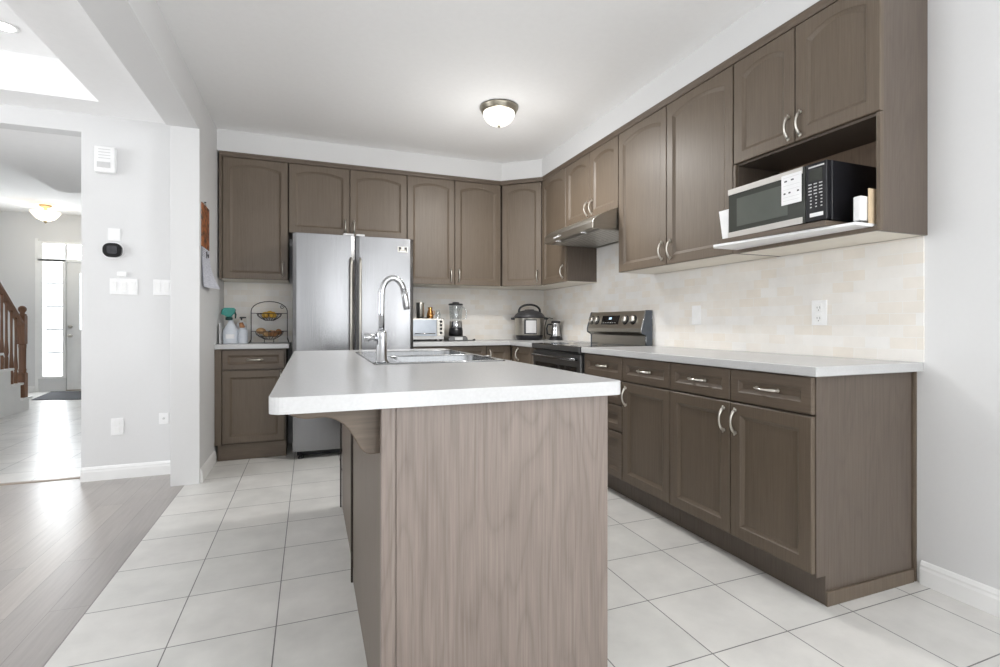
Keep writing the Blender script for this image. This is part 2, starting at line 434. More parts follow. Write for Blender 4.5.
struct('beam', MB().box(-0.878, XL, YN, 3.85, HC, KC), M['wall'], 0.003, 'white dropped beam between kitchen and living room')
# bulkhead above the wall cabinets, chamfered in the corner
BX, BY = 2.052, 4.53
CORN = [(1.745, BY), (BX, 4.27)]
poly = [(XL, BY), CORN[0], CORN[1], (BX, 1.288), (XW, 1.288), (XW, YB), (XL, YB)]
struct('ceiling_bulkhead', MB().prism(poly, 'z', 2.459, KC), M['wall'], label='white bulkhead above the wall cabinets')


def baseboard(name, pts, side_n):
    """profiled skirting along a straight wall line; side_n = direction it sticks out"""
    (x0, y0), (x1, y1) = pts
    prof = [(0, 0), (0.014, 0), (0.014, 0.062), (0.011, 0.072), (0.011, 0.080), (0.005, 0.092), (0, 0.096)]
    vs = []
    for (x, y) in pts:
        for d, z in prof: vs.append((x + side_n[0] * d, y + side_n[1] * d, z))
    n = len(prof)
    m = MB(); m._add(vs, [(i, (i + 1) % n, n + (i + 1) % n, n + i) for i in range(n)] + [tuple(range(n)), tuple(range(n, 2 * n))])
    return struct(name, m, M['trim'])


baseboard('baseboard_right', [(XW - 0.0005, YN), (XW - 0.0005, 1.31)], (-1, 0))
baseboard('baseboard_left', [(XL + 0.0005, 3.87), (XL + 0.0005, 4.40)], (1, 0))
baseboard('baseboard_hall', [(-1.449, YH - 0.0005), (-0.857, YH - 0.0005)], (0, -1))
baseboard('baseboard_foyer', [(-4.6, DW - 0.0005), (-4.05, DW - 0.0005)], (0, -1))

# backsplash
struct('wall_backsplash_right', MB().box(XW - 0.008, XW, 1.300, YB, 0.9145, 1.4345).box(XW - 0.008, XW, 3.0205, 3.8015, 1.4345, 1.76), M['splash_r'], label='tumbled marble brick tile backsplash on the range wall')
struct('wall_backsplash_back', MB().box(XL + 0.001, XW - 0.008, YB - 0.008, YB, 0.914, 1.4345), M['splash_b'], label='tumbled marble brick tile backsplash behind the refrigerator run')


# ------------------------------------------------------------------ cabinet fronts
def frame_pts(w, h, fw, arch, n=14, side=None):
    """inner outline of a stile-and-rail frame, and the matching outer outline"""
    x0, x1 = fw, w - fw
    z0 = fw
    zt = h - (0.050 if arch > 0 else fw)
    za = zt - arch
    inner = [(x0, z0), (x1, z0), (x1, za)]
    outer = [(0, 0), (w, 0), (w, h)]
    if arch > 0:
        cx = (x0 + x1) / 2; half = (x1 - x0) / 2
        R = (half * half + arch * arch) / (2 * arch)
        for i in range(1, n):
            x = x1 - (x1 - x0) * i / n
            z = zt - R + math.sqrt(max(R * R - (x - cx) ** 2, 0))
            inner.append((x, z)); outer.append((x, h))
    inner.append((x0, za)); outer.append((0, h))
    return inner, outer


def inset(pts, d, w, h):
    """shrink an outline towards its middle by d on each axis (outline is nearly rectangular)"""
    cx = w / 2; xs = [p[0] for p in pts]; x0, x1 = min(xs), max(xs); zs = [p[1] for p in pts]; z0 = min(zs)
    out = []
    for x, z in pts:
        nx = x0 + d + (x - x0) * (x1 - x0 - 2 * d) / (x1 - x0)
        nz = z + d if abs(z - z0) < 1e-6 else z - d
        out.append((nx, nz))
    return out


def front(mb, org, u, nrm, w, h, fw=0.052, arch=0.0, t=0.02):
    """a cabinet door or drawer front. org: lower corner on the back plane, u: unit width direction, nrm: outward direction"""
    org = Vector(org); u = Vector(u); nrm = Vector(nrm)
    P = lambda p, d: org + u * p[0] + Vector((0, 0, p[1])) + nrm * d
    inner, outer = frame_pts(w, h, fw, arch)
    i2 = inset(inner, 0.004, w, h); i3 = inset(inner, 0.017, w, h)
    e = 0.003
    oc = [(min(max(x, e), w - e), min(max(z, e), h - e)) for x, z in outer]
    loops = [(outer, 0), (outer, t - e), (oc, t), (inner, t), (i2, t - 0.004), (i3, t - 0.012)]
    n = len(inner)
    vs = []
    for pts, d in loops: vs += [P(p, d) for p in pts]
    fs = []
    for a in range(len(loops) - 1):
        for i in range(n):
            j = (i + 1) % n
            fs.append((a * n + i, a * n + j, (a + 1) * n + j, (a + 1) * n + i))
    fs.append(tuple((len(loops) - 1) * n + i for i in range(n)))
    fs.append(tuple(range(n))[::-1])
    mb._add(vs, fs, False)
    return mb


def handle(parent, c, nrm, vertical=True, u=(0, 1, 0), L=0.10):
    """bow pull with flared feet centred at c on the front's surface"""
    c = Vector(c); nrm = Vector(nrm); d = Vector((0, 0, 1)) if vertical else Vector(u)
    mb = MB(); pts = []; rr = []
    n = 12
    for i in range(n + 1):
        t = i / n; s = (t - 0.5) * L
        pts.append(c + d * s + nrm * (0.006 + 0.024 * math.sin(PI * t) ** 0.7))
        rr.append(0.0044 + 0.0022 * abs(math.cos(PI * t)) ** 3)
    mb.tube(pts, rr, 8)
    for sgn in (-1, 1):
        e = c + d * (sgn * L / 2)
        mb.tube([e, e + nrm * 0.004, e + nrm * 0.009], [0.0085, 0.0075, 0.005], 8)
        mb.tube([e + d * sgn * -0.004 + nrm * 0.007, e + d * (sgn * 0.012) + nrm * 0.007], [0.0055, 0.003], 8)
    return mb.build('handle', M['nickel'], parent)


G = 0.0025     # half the gap between two fronts


def doorR(cab, y0, y1, z0, z1, xf, hy=None, hz=None, arch=0.0, horiz=False, name='door', fw=0.052):
    """front on the right-hand run (faces -X), between y0 and y1"""
    mb = front(MB(), (xf + 0.02, y1 - G, z0 + G), (0, -1, 0), (-1, 0, 0), y1 - y0 - 2 * G, z1 - z0 - 2 * G, fw, arch)
    d = mb.build(name, M['wood'] if name == 'door' else M['wood_h'], cab)
    if hy is not None: handle(d, (xf, hy, hz), (-1, 0, 0), not horiz, (0, 1, 0))
    return d


def doorB(cab, x0, x1, z0, z1, yf, hx=None, hz=None, arch=0.0, horiz=False, name='door', fw=0.052):
    """front on the back run (faces -Y)"""
    mb = front(MB(), (x0 + G, yf + 0.02, z0 + G), (1, 0, 0), (0, -1, 0), x1 - x0 - 2 * G, z1 - z0 - 2 * G, fw, arch)
    d = mb.build(name, M['wood'] if name == 'door' else M['wood_h'], cab)
    if hx is not None: handle(d, (hx, yf, hz), (0, -1, 0), not horiz, (1, 0, 0))
    return d


UZ0, UZ1, DT = 1.436, 2.420, 2.420       # wall cabinets: bottom, top, door top
XF, XC = 2.052, 2.0725                   # door face and carcass front on the right
AR = 0.034
WG = 'brown wall cabinets'

# near wall cabinet with the microwave niche
c = thing('wall_cabinet', 'dark brown wall cabinet with two short arched doors over the open microwave niche', 'cabinet', (XC, 1.64, UZ0), WG)
mb = MB()
mb.box(XC, XW - 0.001, 1.288, 1.3000, UZ0, UZ1)                   # near end panel
mb.box(XC, XW - 0.001, 1.972, 1.989, UZ0, UZ1)
mb.box(XC, XW - 0.001, 1.3000, 1.972, 1.887, 1.905)
mb.box(XC, XW - 0.001, 1.3000, 1.972, UZ1 - 0.018, UZ1)
mb.box(XC, XW - 0.001, 1.3000, 1.972, UZ0 + 0.006, UZ0 + 0.016)
mb.build('body', M['wood_panel'], c, 0.001)
MB().box(XC, XW - 0.001, 1.3045, 1.9715, UZ0 + 0.001, UZ0 + 0.0055).build('underside_panel', M['melamine'], c)
MB().box(XW - 0.012, XW - 0.0015, 1.305, 1.971, UZ0 + 0.017, 1.886).build('back_panel', M['interior'], c)
mb = MB(); mb.box(XC - 0.0195, XC - 0.0005, 1.2745, 1.290, UZ0, 1.893); mb.box(XC - 0.0195, XC, 1.974, 1.989, UZ0, 1.893)
mb.box(XC - 0.0195, XC, 1.290, 1.974, UZ0, UZ0 + 0.018)
mb.build('niche_frame', M['wood'], c, 0.001)
doorR(c, 1.638, 1.989, 1.895, DT, XF, 1.668, 1.970, AR)
doorR(c, 1.272, 1.638, 1.895, DT, XF, 1.610, 1.970, AR)

c = thing('wall_cabinet', 'dark brown wall cabinet with two full-height arched doors between microwave niche and range hood', 'cabinet', (XC, 2.5, UZ0), WG)
MB().box(XC, XW - 0.001, 1.991, 3.019, UZ0 + 0.006, UZ1).build('body', M['wood_panel'], c, 0.001)
MB().box(XC, XW - 0.001, 1.991, 3.019, UZ0 + 0.001, UZ0 + 0.0055).build('underside_panel', M['melamine'], c)
doorR(c, 2.508, 3.019, UZ0, DT, XF, 2.548, 1.528, AR)
doorR(c, 1.991, 2.508, UZ0, DT, XF, 2.470, 1.528, AR)

c = thing('wall_cabinet', 'dark brown short wall cabinet with two arched doors directly above the range hood', 'cabinet', (XC, 3.4, 1.90), WG)
MB().box(XC, XW - 0.001, 3.021, 3.801, 1.90, UZ1).build('body', M['wood_panel'], c, 0.001)
doorR(c, 3.408, 3.801, 1.90, DT, XF, 3.445, 1.982, AR)
doorR(c, 3.021, 3.408, 1.90, DT, XF, 3.372, 1.982, AR)

c = thing('wall_cabinet', 'dark brown wall cabinet with one narrow arched door between range hood and corner cabinet', 'cabinet', (XC, 4.05, UZ0), WG)
MB().box(XC, XW - 0.001, 3.803, 4.268, UZ0 + 0.006, UZ1).build('body', M['wood_panel'], c, 0.001)
MB().box(XC, XW - 0.001, 3.803, 4.268, UZ0 + 0.001, UZ0 + 0.0055).build('underside_panel', M['melamine'], c)
doorR(c, 3.803, 4.268, UZ0, DT, XF, 3.850, 1.528, AR)

c = thing('wall_cabinet', 'dark brown wall cabinet with one arched door set diagonally across the corner', 'cabinet', (1.95, 4.45, UZ0), WG)
A = Vector((1.745, BY)); B = Vector((BX, 4.270)); dv = (B - A); wdt = dv.length; uu = dv.normalized(); nn = Vector((uu.y, -uu.x))
if nn.y > 0: nn = -nn
bk = A - nn * 0.0205; bk2 = B - nn * 0.0205
mb = MB().prism([(bk.x, bk.y), (bk2.x, bk2.y), (XW - 0.009, 4.271), (XW - 0.009, YB - 0.009), (1.746, YB - 0.009)], 'z', UZ0 + 0.006, UZ1)
mb.build('body', M['wood_panel'], c, 0.001)
MB().prism([(bk.x, bk.y), (bk2.x, bk2.y), (XW - 0.009, 4.271), (XW - 0.009, YB - 0.009), (1.746, YB - 0.009)], 'z', UZ0 + 0.001, UZ0 + 0.0055).build('underside_panel', M['melamine'], c)
mb = front(MB(), (bk.x + uu.x * 0.006, bk.y + uu.y * 0.006, UZ0 + G), (uu.x, uu.y, 0), (nn.x, nn.y, 0), wdt - 0.012, DT - UZ0 - 2 * G, 0.052, AR)
d = mb.build('door', M['wood'], c)
hp = B - uu * 0.045
handle(d, (hp.x, hp.y, 1.528), (nn.x, nn.y, 0))

c = thing('wall_cabinet', 'dark brown wall cabinet with two full-height arched doors above toaster oven and blender', 'cabinet', (1.28, 4.55, UZ0), WG)
MB().box(0.829, 1.744, BY + 0.0205, YB - 0.009, UZ0 + 0.006, UZ1).build('body', M['wood_panel'], c, 0.001)
MB().box(0.829, 1.744, BY + 0.0205, YB - 0.009, UZ0 + 0.001, UZ0 + 0.0055).build('underside_panel', M['melamine'], c)
doorB(c, 0.829, 1.275, UZ0, DT, BY, 1.236, 1.528, AR)
doorB(c, 1.275, 1.735, UZ0, DT, BY, 1.314, 1.528, AR)

c = thing('wall_cabinet', 'dark brown short wall cabinet with two arched doors above the refrigerator', 'cabinet', (0.33, 4.55, 1.84), WG)
MB().box(-0.162, 0.827, BY + 0.0205, YB - 0.001, 1.838, UZ1).build('body', M['wood_panel'], c, 0.001)
doorB(c, -0.162, 0.329, 1.838, DT, BY, 0.292, 1.915, AR)
doorB(c, 0.329, 0.827, 1.838, DT, BY, 0.366, 1.915, AR)

c = thing('wall_cabinet', 'dark brown wall cabinet with one full-height arched door left of the refrigerator', 'cabinet', (-0.42, 4.55, UZ0), WG)
MB().box(-0.674, -0.166, BY + 0.0205, YB - 0.001, UZ0 + 0.006, UZ1).build('body', M['wood_panel'], c, 0.001)
MB().box(-0.674, -0.166, BY + 0.0205, YB - 0.001, UZ0 + 0.001, UZ0 + 0.0055).build('underside_panel', M['melamine'], c)
MB().box(-0.674, -0.654, BY, BY + 0.02, UZ0, DT).build('filler_strip', M['wood'], c)
doorB(c, -0.652, -0.166, UZ0, DT, BY, -0.207, 1.530, AR)

# crown strip running along all wall cabinets
def crown_profile():
    return [(0.0, 2.4205), (-0.002, 2.4205), (-0.008, 2.428), (-0.010, 2.440), (-0.018, 2.449), (-0.020, 2.4585), (0.0, 2.4585)]


path = [((XL + 0.001, BY + 0.0205), (0, -1)), None, None, ((XC, 1.270), (-1, 0))]
pp = [Vector((-0.674, BY + 0.018)), Vector((1.745 - 0.006, BY + 0.018)), Vector((BX + 0.018, 4.270 - 0.004)), Vector((BX + 0.018, 1.288))]
dirs = [Vector((0, -1)), (Vector((0, -1)) + nn).normalized(), (nn + Vector((-1, 0))).normalized(), Vector((-1, 0))]
vs = []; prof = [(0.0, 2.4205), (0.018, 2.4205), (0.018, 2.424), (0.016, 2.428), (0.020, 2.438), (0.026, 2.448), (0.027, 2.4585), (0.0, 2.4585)]
for p, dd in zip(pp, dirs):
    for a, z in prof: vs.append((p.x + dd.x * a, p.y + dd.y * a, z))
n = len(prof)
m = MB(); fs = []
for k in range(3):
    for i in range(n): fs.append((k * n + i, k * n + (i + 1) % n, (k + 1) * n + (i + 1) % n, (k + 1) * n + i))
fs += [tuple(range(n)), tuple(range(3 * n, 4 * n))]
m._add(vs, fs)
m.box(XC - 0.005, XW - 0.001, 1.288, 1.31, 2.4205, 2.4585)
tag(m.build('crown_molding', M['wood_h']), 'dark brown crown strip running along the tops of the wall cabinets', 'molding')

# ---------------- base cabinets
BXF, BXC, TKX = 1.767, 1.7875, 1.836      # right run: front face, carcass, toe kick
BG = 'brown base cabinets'


def baseR(label, y0, y1, near_end=False):
    c = thing('base_cabinet', label, 'cabinet', (BXC, (y0 + y1) / 2, 0), BG)
    mb = MB(); a, b = y0 + 0.001, y1 - 0.001
    mb.prism([(BXC, 0.112), (TKX, 0.112), (TKX, 0.0), (XW - 0.02, 0.0), (XW - 0.02, 0.875), (BXC, 0.875)], 'y', a, b)
    mb.build('body', M['wood_panel'], c, 0.001)
    return c


c = baseR('dark brown base cabinet with two doors under two drawers beside the bare right wall', 1.335, 2.134)
mb = MB(); mb.box(XW - 0.0185, XW - 0.0145, 1.328, 1.36, 0.056, 0.875); mb.box(XW - 0.0125, XW - 0.001, 1.326, 1.36, 0.0, 0.875); mb.box(TKX - 0.004, XW - 0.02, 1.3245, 1.3355, 0.0, 0.055)
mb.build('end_trim', M['wood'], c, 0.002)
doorR(c, 1.338, 1.731, 0.728, 0.872, BXF, 1.535, 0.803, 0, True, 'drawer', 0.042)
doorR(c, 1.731, 2.134, 0.728, 0.872, BXF, 1.932, 0.803, 0, True, 'drawer', 0.042)
doorR(c, 1.338, 1.731, 0.125, 0.724, BXF, 1.700, 0.640)
doorR(c, 1.731, 2.134, 0.125, 0.724, BXF, 1.766, 0.640)
c = baseR('brown base cabinet with one door under one drawer next to the drawer bank', 2.134, 2.561)
doorR(c, 2.134, 2.561, 0.728, 0.872, BXF, 2.347, 0.803, 0, True, 'drawer', 0.042)
doorR(c, 2.134, 2.561, 0.125, 0.724, BXF, 2.520, 0.640)
c = baseR('dark brown base cabinet of four stacked drawers beside the range', 2.561, 3.006)
for z0, z1 in ((0.728, 0.872), (0.577, 0.724), (0.413, 0.573), (0.125, 0.409)):
    doorR(c, 2.561, 3.006, z0, z1, BXF, 2.783, (z0 + z1) / 2 + 0.004, 0, True, 'drawer', 0.042)
c = baseR('dark brown base cabinet with a single narrow door between the range and the corner', 3.800, 4.322)
doorR(c, 3.800, 3.90, 0.125, 0.872, BXF, fw=0.03)
doorR(c, 3.90, 4.322, 0.125, 0.872, BXF, 4.16, 0.800)

YBF = 4.352
c = thing('base_cabinet', 'dark brown base cabinet with a wide drawer between refrigerator and blender', 'cabinet', (1.2, YBF, 0), BG)
MB().box(0.84, 1.529, YBF + 0.0205, YB - 0.01, 0.0, 0.875).build('body', M['wood_panel'], c, 0.001)
doorB(c, 0.84, 1.529, 0.728, 0.872, YBF, 1.18, 0.803, 0, True, 'drawer', 0.042)
doorB(c, 0.84, 1.185, 0.125, 0.724, YBF, 1.15, 0.64); doorB(c, 1.185, 1.529, 0.125, 0.724, YBF, 1.22, 0.64)
c = thing('base_cabinet', 'dark brown corner base cabinet with a small panelled front behind the sink', 'cabinet', (1.65, YBF, 0), BG)
MB().box(1.531, 1.786, YBF + 0.0205, YB - 0.01, 0.0, 0.875).build('body', M['wood_panel'], c, 0.001)
doorB(c, 1.531, 1.766, 0.125, 0.872, YBF, 1.56, 0.78)

YLF = 4.408
c = thing('base_cabinet', 'dark brown base cabinet with one drawer and one door left of the refrigerator', 'cabinet', (-0.42, YLF, 0), BG)
MB().box(XL + 0.001, -0.178, YLF + 0.0205, YB - 0.001, 0.128, 0.875).build('body', M['wood_panel'], c, 0.001)
MB().box(XL + 0.018, -0.176, YLF + 0.018, YB - 0.001, 0.0, 0.127).build('plinth', M['wood_h'], c, 0.002)
MB().box(XL + 0.001, -0.640, YLF, YLF + 0.02, 0.128, 0.873).build('filler_strip', M['wood'], c)
doorB(c, -0.638, -0.186, 0.712, 0.868, YLF, -0.405, 0.790, 0, True, 'drawer', 0.040)
doorB(c, -0.638, -0.186, 0.132, 0.706, YLF, -0.215, 0.640)


# ------------------------------------------------------------------ worktops
def slab(name, outline, z0, z1, mat, label, hole=None, bevel=0.004, cat='countertop'):
    bm = bmesh.new()
    def loop(pts, z):
        vs = [bm.verts.new((x, y, z)) for x, y in pts]
        return vs, [bm.edges.new((vs[i], vs[(i + 1) % len(vs)])) for i in range(len(vs))]
    rings = [outline] + ([hole] if hole else [])
    top = [loop(r, z1) for r in rings]; bot = [loop(r, z0) for r in rings]
    bmesh.ops.triangle_fill(bm, edges=[e for v, es in top for e in es], use_beauty=True)
    bmesh.ops.triangle_fill(bm, edges=[e for v, es in bot for e in es], use_beauty=True)
    for (tv, _), (bv, _) in zip(top, bot):
        for i in range(len(tv)):
            j = (i + 1) % len(tv); bm.faces.new((tv[i], tv[j], bv[j], bv[i]))
    bmesh.ops.recalc_face_normals(bm, faces=bm.faces)
    bmesh.ops.dissolve_limit(bm, angle_limit=0.01, verts=bm.verts, edges=bm.edges) if not hole else None
    me = bpy.data.meshes.new(name); bm.to_mesh(me); bm.free(); me.materials.append(mat)
    o = bpy.data.objects.new(name, me); C.objects.link(o)
    if bevel:
        b = o.modifiers.new('bevel', 'BEVEL'); b.width = bevel; b.segments = 3; b.limit_method = 'ANGLE'; b.angle_limit = math.radians(50)
    tag(o, label, cat)
    return o


def rounded(x0, x1, y0, y1, r, corners=(1, 1, 1, 1), n=6):
    """corners: near-left, near-right, far-right, far-left"""
    pts = []
    for (cx, cy, a0), k in zip(((x0, y0, PI), (x1, y0, 1.5 * PI), (x1, y1, 0), (x0, y1, 0.5 * PI)), corners):
        if not k: pts.append((cx, cy)); continue
        ox = cx + (r if cx == x0 else -r); oy = cy + (r if cy == y0 else -r)
        for i in range(n + 1):
            a = a0 + PI / 2 * i / n
            pts.append((ox + r * math.cos(a), oy + r * math.sin(a)))
    return pts


slab('countertop', [(1.742, 1.302), (XW - 0.0008, 1.302), (XW - 0.0008, 3.006), (1.742, 3.006)], 0.8765, 0.914, M['counter'], 'white laminate countertop running from the range to the open end of the wall')
slab('countertop', [(0.832, 4.305), (1.742, 4.305), (1.742, 3.800), (XW - 0.0085, 3.800), (XW - 0.0085, YB - 0.0085), (0.832, YB - 0.0085)], 0.8765, 0.914, M['counter'], 'white laminate corner countertop under toaster oven, blender and pressure cooker')
slab('countertop', [(XL + 0.001, 4.382), (-0.152, 4.382), (-0.152, YB - 0.0085), (XL + 0.001, YB - 0.0085)], 0.8765, 0.914, M['counter'], 'small white laminate countertop left of the refrigerator')
SX0, SX1, SY0, SY1 = 0.236, 0.792, 1.985, 2.885
slab('island_countertop', rounded(-0.083, 0.818, 1.172, 3.175, 0.03, (1, 1, 1, 1)), 0.8765, 0.914, M['counter'],
     'white laminate island countertop with rounded corners around the sink', hole=[(SX0 + 0.02, SY0 + 0.02), (SX1 - 0.02, SY0 + 0.02), (SX1 - 0.02, SY1 - 0.02), (SX0 + 0.02, SY1 - 0.02)], bevel=0.005)

# ------------------------------------------------------------------ island
isl = thing('kitchen_island', 'dark brown kitchen island with a wide plain end panel under the white overhang', 'kitchen island', (0.47, 2.1, 0))
mb = MB()
mb.box(0.170, 0.182, 1.2225, 2.153, 0.0, 0.8755)
mb.box(0.180, 0.190, 2.170, 3.08, 0.0, 0.8755)
mb.build('side_panel', M['wood_panel'], isl, 0.001)
for x, y in ((0.161, 2.154), (0.168, 3.065)): MB().box(x, x + 0.0085, y, y + 0.014, 0.0, 0.8755).build('batten', M['batten_shade'], isl, 0.001)
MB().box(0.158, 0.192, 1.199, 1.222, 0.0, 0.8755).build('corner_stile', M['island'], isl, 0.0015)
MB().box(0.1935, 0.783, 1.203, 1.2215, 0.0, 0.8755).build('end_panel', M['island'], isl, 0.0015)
mb = MB(); mb.box(0.191, 0.762, 1.2225, 1.24, 0, 0.875); mb.box(0.191, 0.762, 3.06, 3.079, 0, 0.875); mb.box(0.191, 0.70, 1.24, 3.06, 0.08, 0.10)
mb.box(0.745, 0.762, 1.24, 3.06, 0.10, 0.875); mb.box(0.69, 0.70, 1.24, 3.06, 0.0, 0.0995)
mb.build('body', M['wood_panel'], isl)
ys = [1.225, 1.70, 2.43, 3.075]
for k in range(3):
    mb = front(MB(), (0.763, ys[k] + G, 0.11), (0, 1, 0), (1, 0, 0), ys[k + 1] - ys[k] - 2 * G, 0.755, 0.052, 0.0)
    d = mb.build('door', M['wood'], isl); handle(d, (0.783, ys[k] + 0.04, 0.72), (1, 0, 0))


def corbel(y0, y1):
    pts = [(0.1695, 0.8755), (-0.045, 0.8755), (-0.045, 0.864)]
    ctrl = [(-0.042, 0.861), (-0.026, 0.854), (-0.009, 0.8505), (0.005, 0.850), (0.019, 0.8515), (0.035, 0.8515), (0.050, 0.848), (0.064, 0.841), (0.077, 0.831), (0.088, 0.818),
            (0.098, 0.802), (0.107, 0.785), (0.115, 0.771), (0.122, 0.763), (0.130, 0.757), (0.138, 0.755), (0.160, 0.755), (0.1695, 0.757)]
    pts += ctrl
    mb = MB().prism(pts, 'y', y0, y1)
    return mb.build('corbel', M['wood_h'], isl, 0.004, 3)


corbel(1.248, 1.292)
corbel(2.60, 2.644)

# ------------------------------------------------------------------ sink and faucet
sk = thing('kitchen_sink', 'stainless double-bowl drop-in sink in the island countertop', 'sink', ((SX0 + SX1) / 2, (SY0 + SY1) / 2, 0.914))


def ring_faces(mb, loops):
    """skin a list of equal-length closed loops"""
    n = len(loops[0]); vs = [p for l in loops for p in l]; fs = []
    for a in range(len(loops) - 1):
        for i in range(n):
            j = (i + 1) % n; fs.append((a * n + i, a * n + j, (a + 1) * n + j, (a + 1) * n + i))
    return vs, fs


bowls = [(0.352, 0.770, 2.012, 2.420), (0.352, 0.770, 2.450, 2.858)]
bm = bmesh.new()
zt = 0.9190
outer = rounded(SX0, SX1, SY0, SY1, 0.025, n=6)
es = []
def bloop(pts, z):
    v = [bm.verts.new((x, y, z)) for x, y in pts]; e = [bm.edges.new((v[i], v[(i + 1) % len(v)])) for i in range(len(v))]; return v, e
ov, oe = bloop([(x * 1 + (0.004 if x < 0.5 else -0.004), y + (0.004 if y < 2.4 else -0.004)) for x, y in outer], zt)
o2, _ = bloop(outer, 0.9142)
for i in range(len(ov)):
    j = (i + 1) % len(ov); bm.faces.new((ov[i], ov[j], o2[j], o2[i]))
tops = []
for b in bowls:
    v, e = bloop(rounded(*b, 0.05, n=6), zt); tops.append(v); es += e
bmesh.ops.triangle_fill(bm, edges=oe + es, use_beauty=True)
for v, b in zip(tops, bowls):
    prev = v
    for (d, z) in ((0.004, zt - 0.006), (0.012, zt - 0.15), (0.03, zt - 0.17)):
        cur = [bm.verts.new((x, y, z)) for x, y in rounded(b[0] + d, b[1] - d, b[2] + d, b[3] - d, 0.045, n=6)]
        for i in range(len(cur)):
            j = (i + 1) % len(cur); bm.faces.new((prev[i], prev[j], cur[j], cur[i]))
        prev = cur
    bm.faces.new(prev)
bmesh.ops.recalc_face_normals(bm, faces=bm.faces)
me = bpy.data.meshes.new('basin'); bm.to_mesh(me); bm.free(); me.materials.append(M['sink_steel'])
me.transform(Matrix.Translation(-Vector(sk.location)))
for p in me.polygons: p.use_smooth = abs(p.normal.z) < 0.98
o = bpy.data.objects.new('basin', me); C.objects.link(o); o.parent = sk
for b in bowls:
    mb = MB().lathe([(0.045, 0), (0.045, 0.003), (0.030, 0.004), (0.028, 0.0015)], ((b[0] + b[1]) / 2, (b[2] + b[3]) / 2, zt - 0.1695), 20)
    mb.build('drain', M['steel_h'], sk)
fc = thing('kitchen_faucet', 'tall chrome gooseneck faucet with side lever standing at the sink rim', 'faucet', (0.268, 2.050, 0.9195))
fx, fy = 0.272, 2.050
MB().lathe([(0.028, 0), (0.028, 0.004), (0.0215, 0.008), (0.0205, 0.115), (0.0195, 0.122), (0.013, 0.128)], (fx, fy, 0.9195), 24).build('body', M['chrome'], fc)
pts = [(fx, fy, 1.045), (fx - 0.001, fy, 1.12), (fx, fy, 1.192)]
R = 0.045
for i in range(1, 13):
    a = PI - PI * i / 12 * 0.93
    pts.append((fx + R + R * math.cos(a), fy, 1.192 + 0.067 * math.sin(a)))
last = pts[-1]
MB().tube(pts, [0.0120] * len(pts), 14).build('spout', M['chrome'], fc)
MB().tube([last, (last[0] + 0.004, fy, last[2] - 0.02), (last[0] + 0.010, fy, last[2] - 0.060), (last[0] + 0.012, fy, last[2] - 0.075)], [0.0128, 0.0128, 0.0138, 0.012], 14).build('spray_head', M['chrome'], fc)
MB().tube([(fx - 0.018, fy, 1.018), (fx - 0.045, fy, 1.018), (fx - 0.050, fy, 1.018), (fx - 0.066, fy, 1.018), (fx - 0.069, fy, 1.018)], [0.014, 0.014, 0.017, 0.017, 0.012], 16).build('lever_knob', M['chrome'], fc)
tag(MB().lathe([(0.020, 0), (0.020, 0.003), (0.012, 0.006), (0.0, 0.006)], (0.775, 2.2, 0.9195), 16).build('air_gap_cap', M['steel_dark']), 'small dark round cap on the sink rim away from the faucet', 'cap')

# ------------------------------------------------------------------ refrigerator
fr = thing('refrigerator', 'tall stainless french-door refrigerator between the wall cabinets', 'refrigerator', (0.353, 4.55, 0))
FX0, FX1, FYF = -0.124, 0.833, 4.250
MB().box(FX0 + 0.006, FX1 - 0.006, 4.335, YB - 0.02, 0.045, 1.785).build('body', M['grey_side'], fr, 0.004)


def fdoor(x0, x1, z0, z1, bow=0.006, name='door'):
    """door with a gently bowed front and rounded vertical edges"""
    n = 16; pts = []
    for i in range(n + 1):
        t = i / n; x = x0 + (x1 - x0) * t
        e = min(t, 1 - t) * (x1 - x0)
        r = 0.014
        edge = 0 if e > r else r - math.sqrt(max(r * r - (r - e) ** 2, 0))
        pts.append((x, FYF + edge * 0.8 + bow * (2 * t - 1) ** 2))
    xs = [x0 + (x1 - x0) * k for k in (0, 0.006, 0.018, 0.035)]
    poly = pts + [(x1, 4.33), (x0, 4.33)]
    mb = MB(); mb.prism(poly, 'z', z0, z1, smooth=False)
    return mb.build(name, M['steel'], fr, 0.003)


dl = fdoor(FX0, 0.350, 0.705, 1.797)
dr = fdoor(0.356, FX1, 0.705, 1.797)
dz = fdoor(FX0, FX1, 0.062, 0.697, name='freezer_drawer')
for d, x in ((dl, 0.317), (dr, 0.389)):
    mb = MB(); pts = [(x, FYF + 0.002, 0.80), (x, FYF - 0.038, 0.815), (x, FYF - 0.045, 0.86), (x, FYF - 0.045, 1.55), (x, FYF - 0.038, 1.595), (x, FYF + 0.002, 1.61)]
    mb.tube(pts, 0.0105, 12); mb.build('handle', M['steel_h'], d)
mb = MB(); mb.tube([(FX0 + 0.08, FYF + 0.01, 0.63), (FX0 + 0.10, FYF - 0.04, 0.63), (FX1 - 0.10, FYF - 0.04, 0.63), (FX1 - 0.08, FYF + 0.01, 0.63)], 0.0125, 12); mb.build('handle', M['steel'], dz)
mb = MB(); mb.box(0.26, 0.345, FYF + 0.02, FYF + 0.08, 1.7975, 1.815); mb.box(0.362, 0.43, FYF + 0.02, FYF + 0.08, 1.7975, 1.815)
mb.build('hinge_cover', M['plate_grey'], fr, 0.003)
mb = MB(); mb.box(FX0 + 0.03, FX1 - 0.03, 4.36, 4.39, 0.008, 0.044)
mb.build('toe_grille', M['black'], fr)
for x in (FX0 + 0.06, FX1 - 0.06):
    MB().lathe([(0.022, 0), (0.024, 0.012), (0.012, 0.016), (0.012, 0.062)], (x, 4.30, 0), 14).build('foot', M['black'], fr)
mb = MB()
bx, bz, by = 0.705, 1.715, FYF - 0.0005
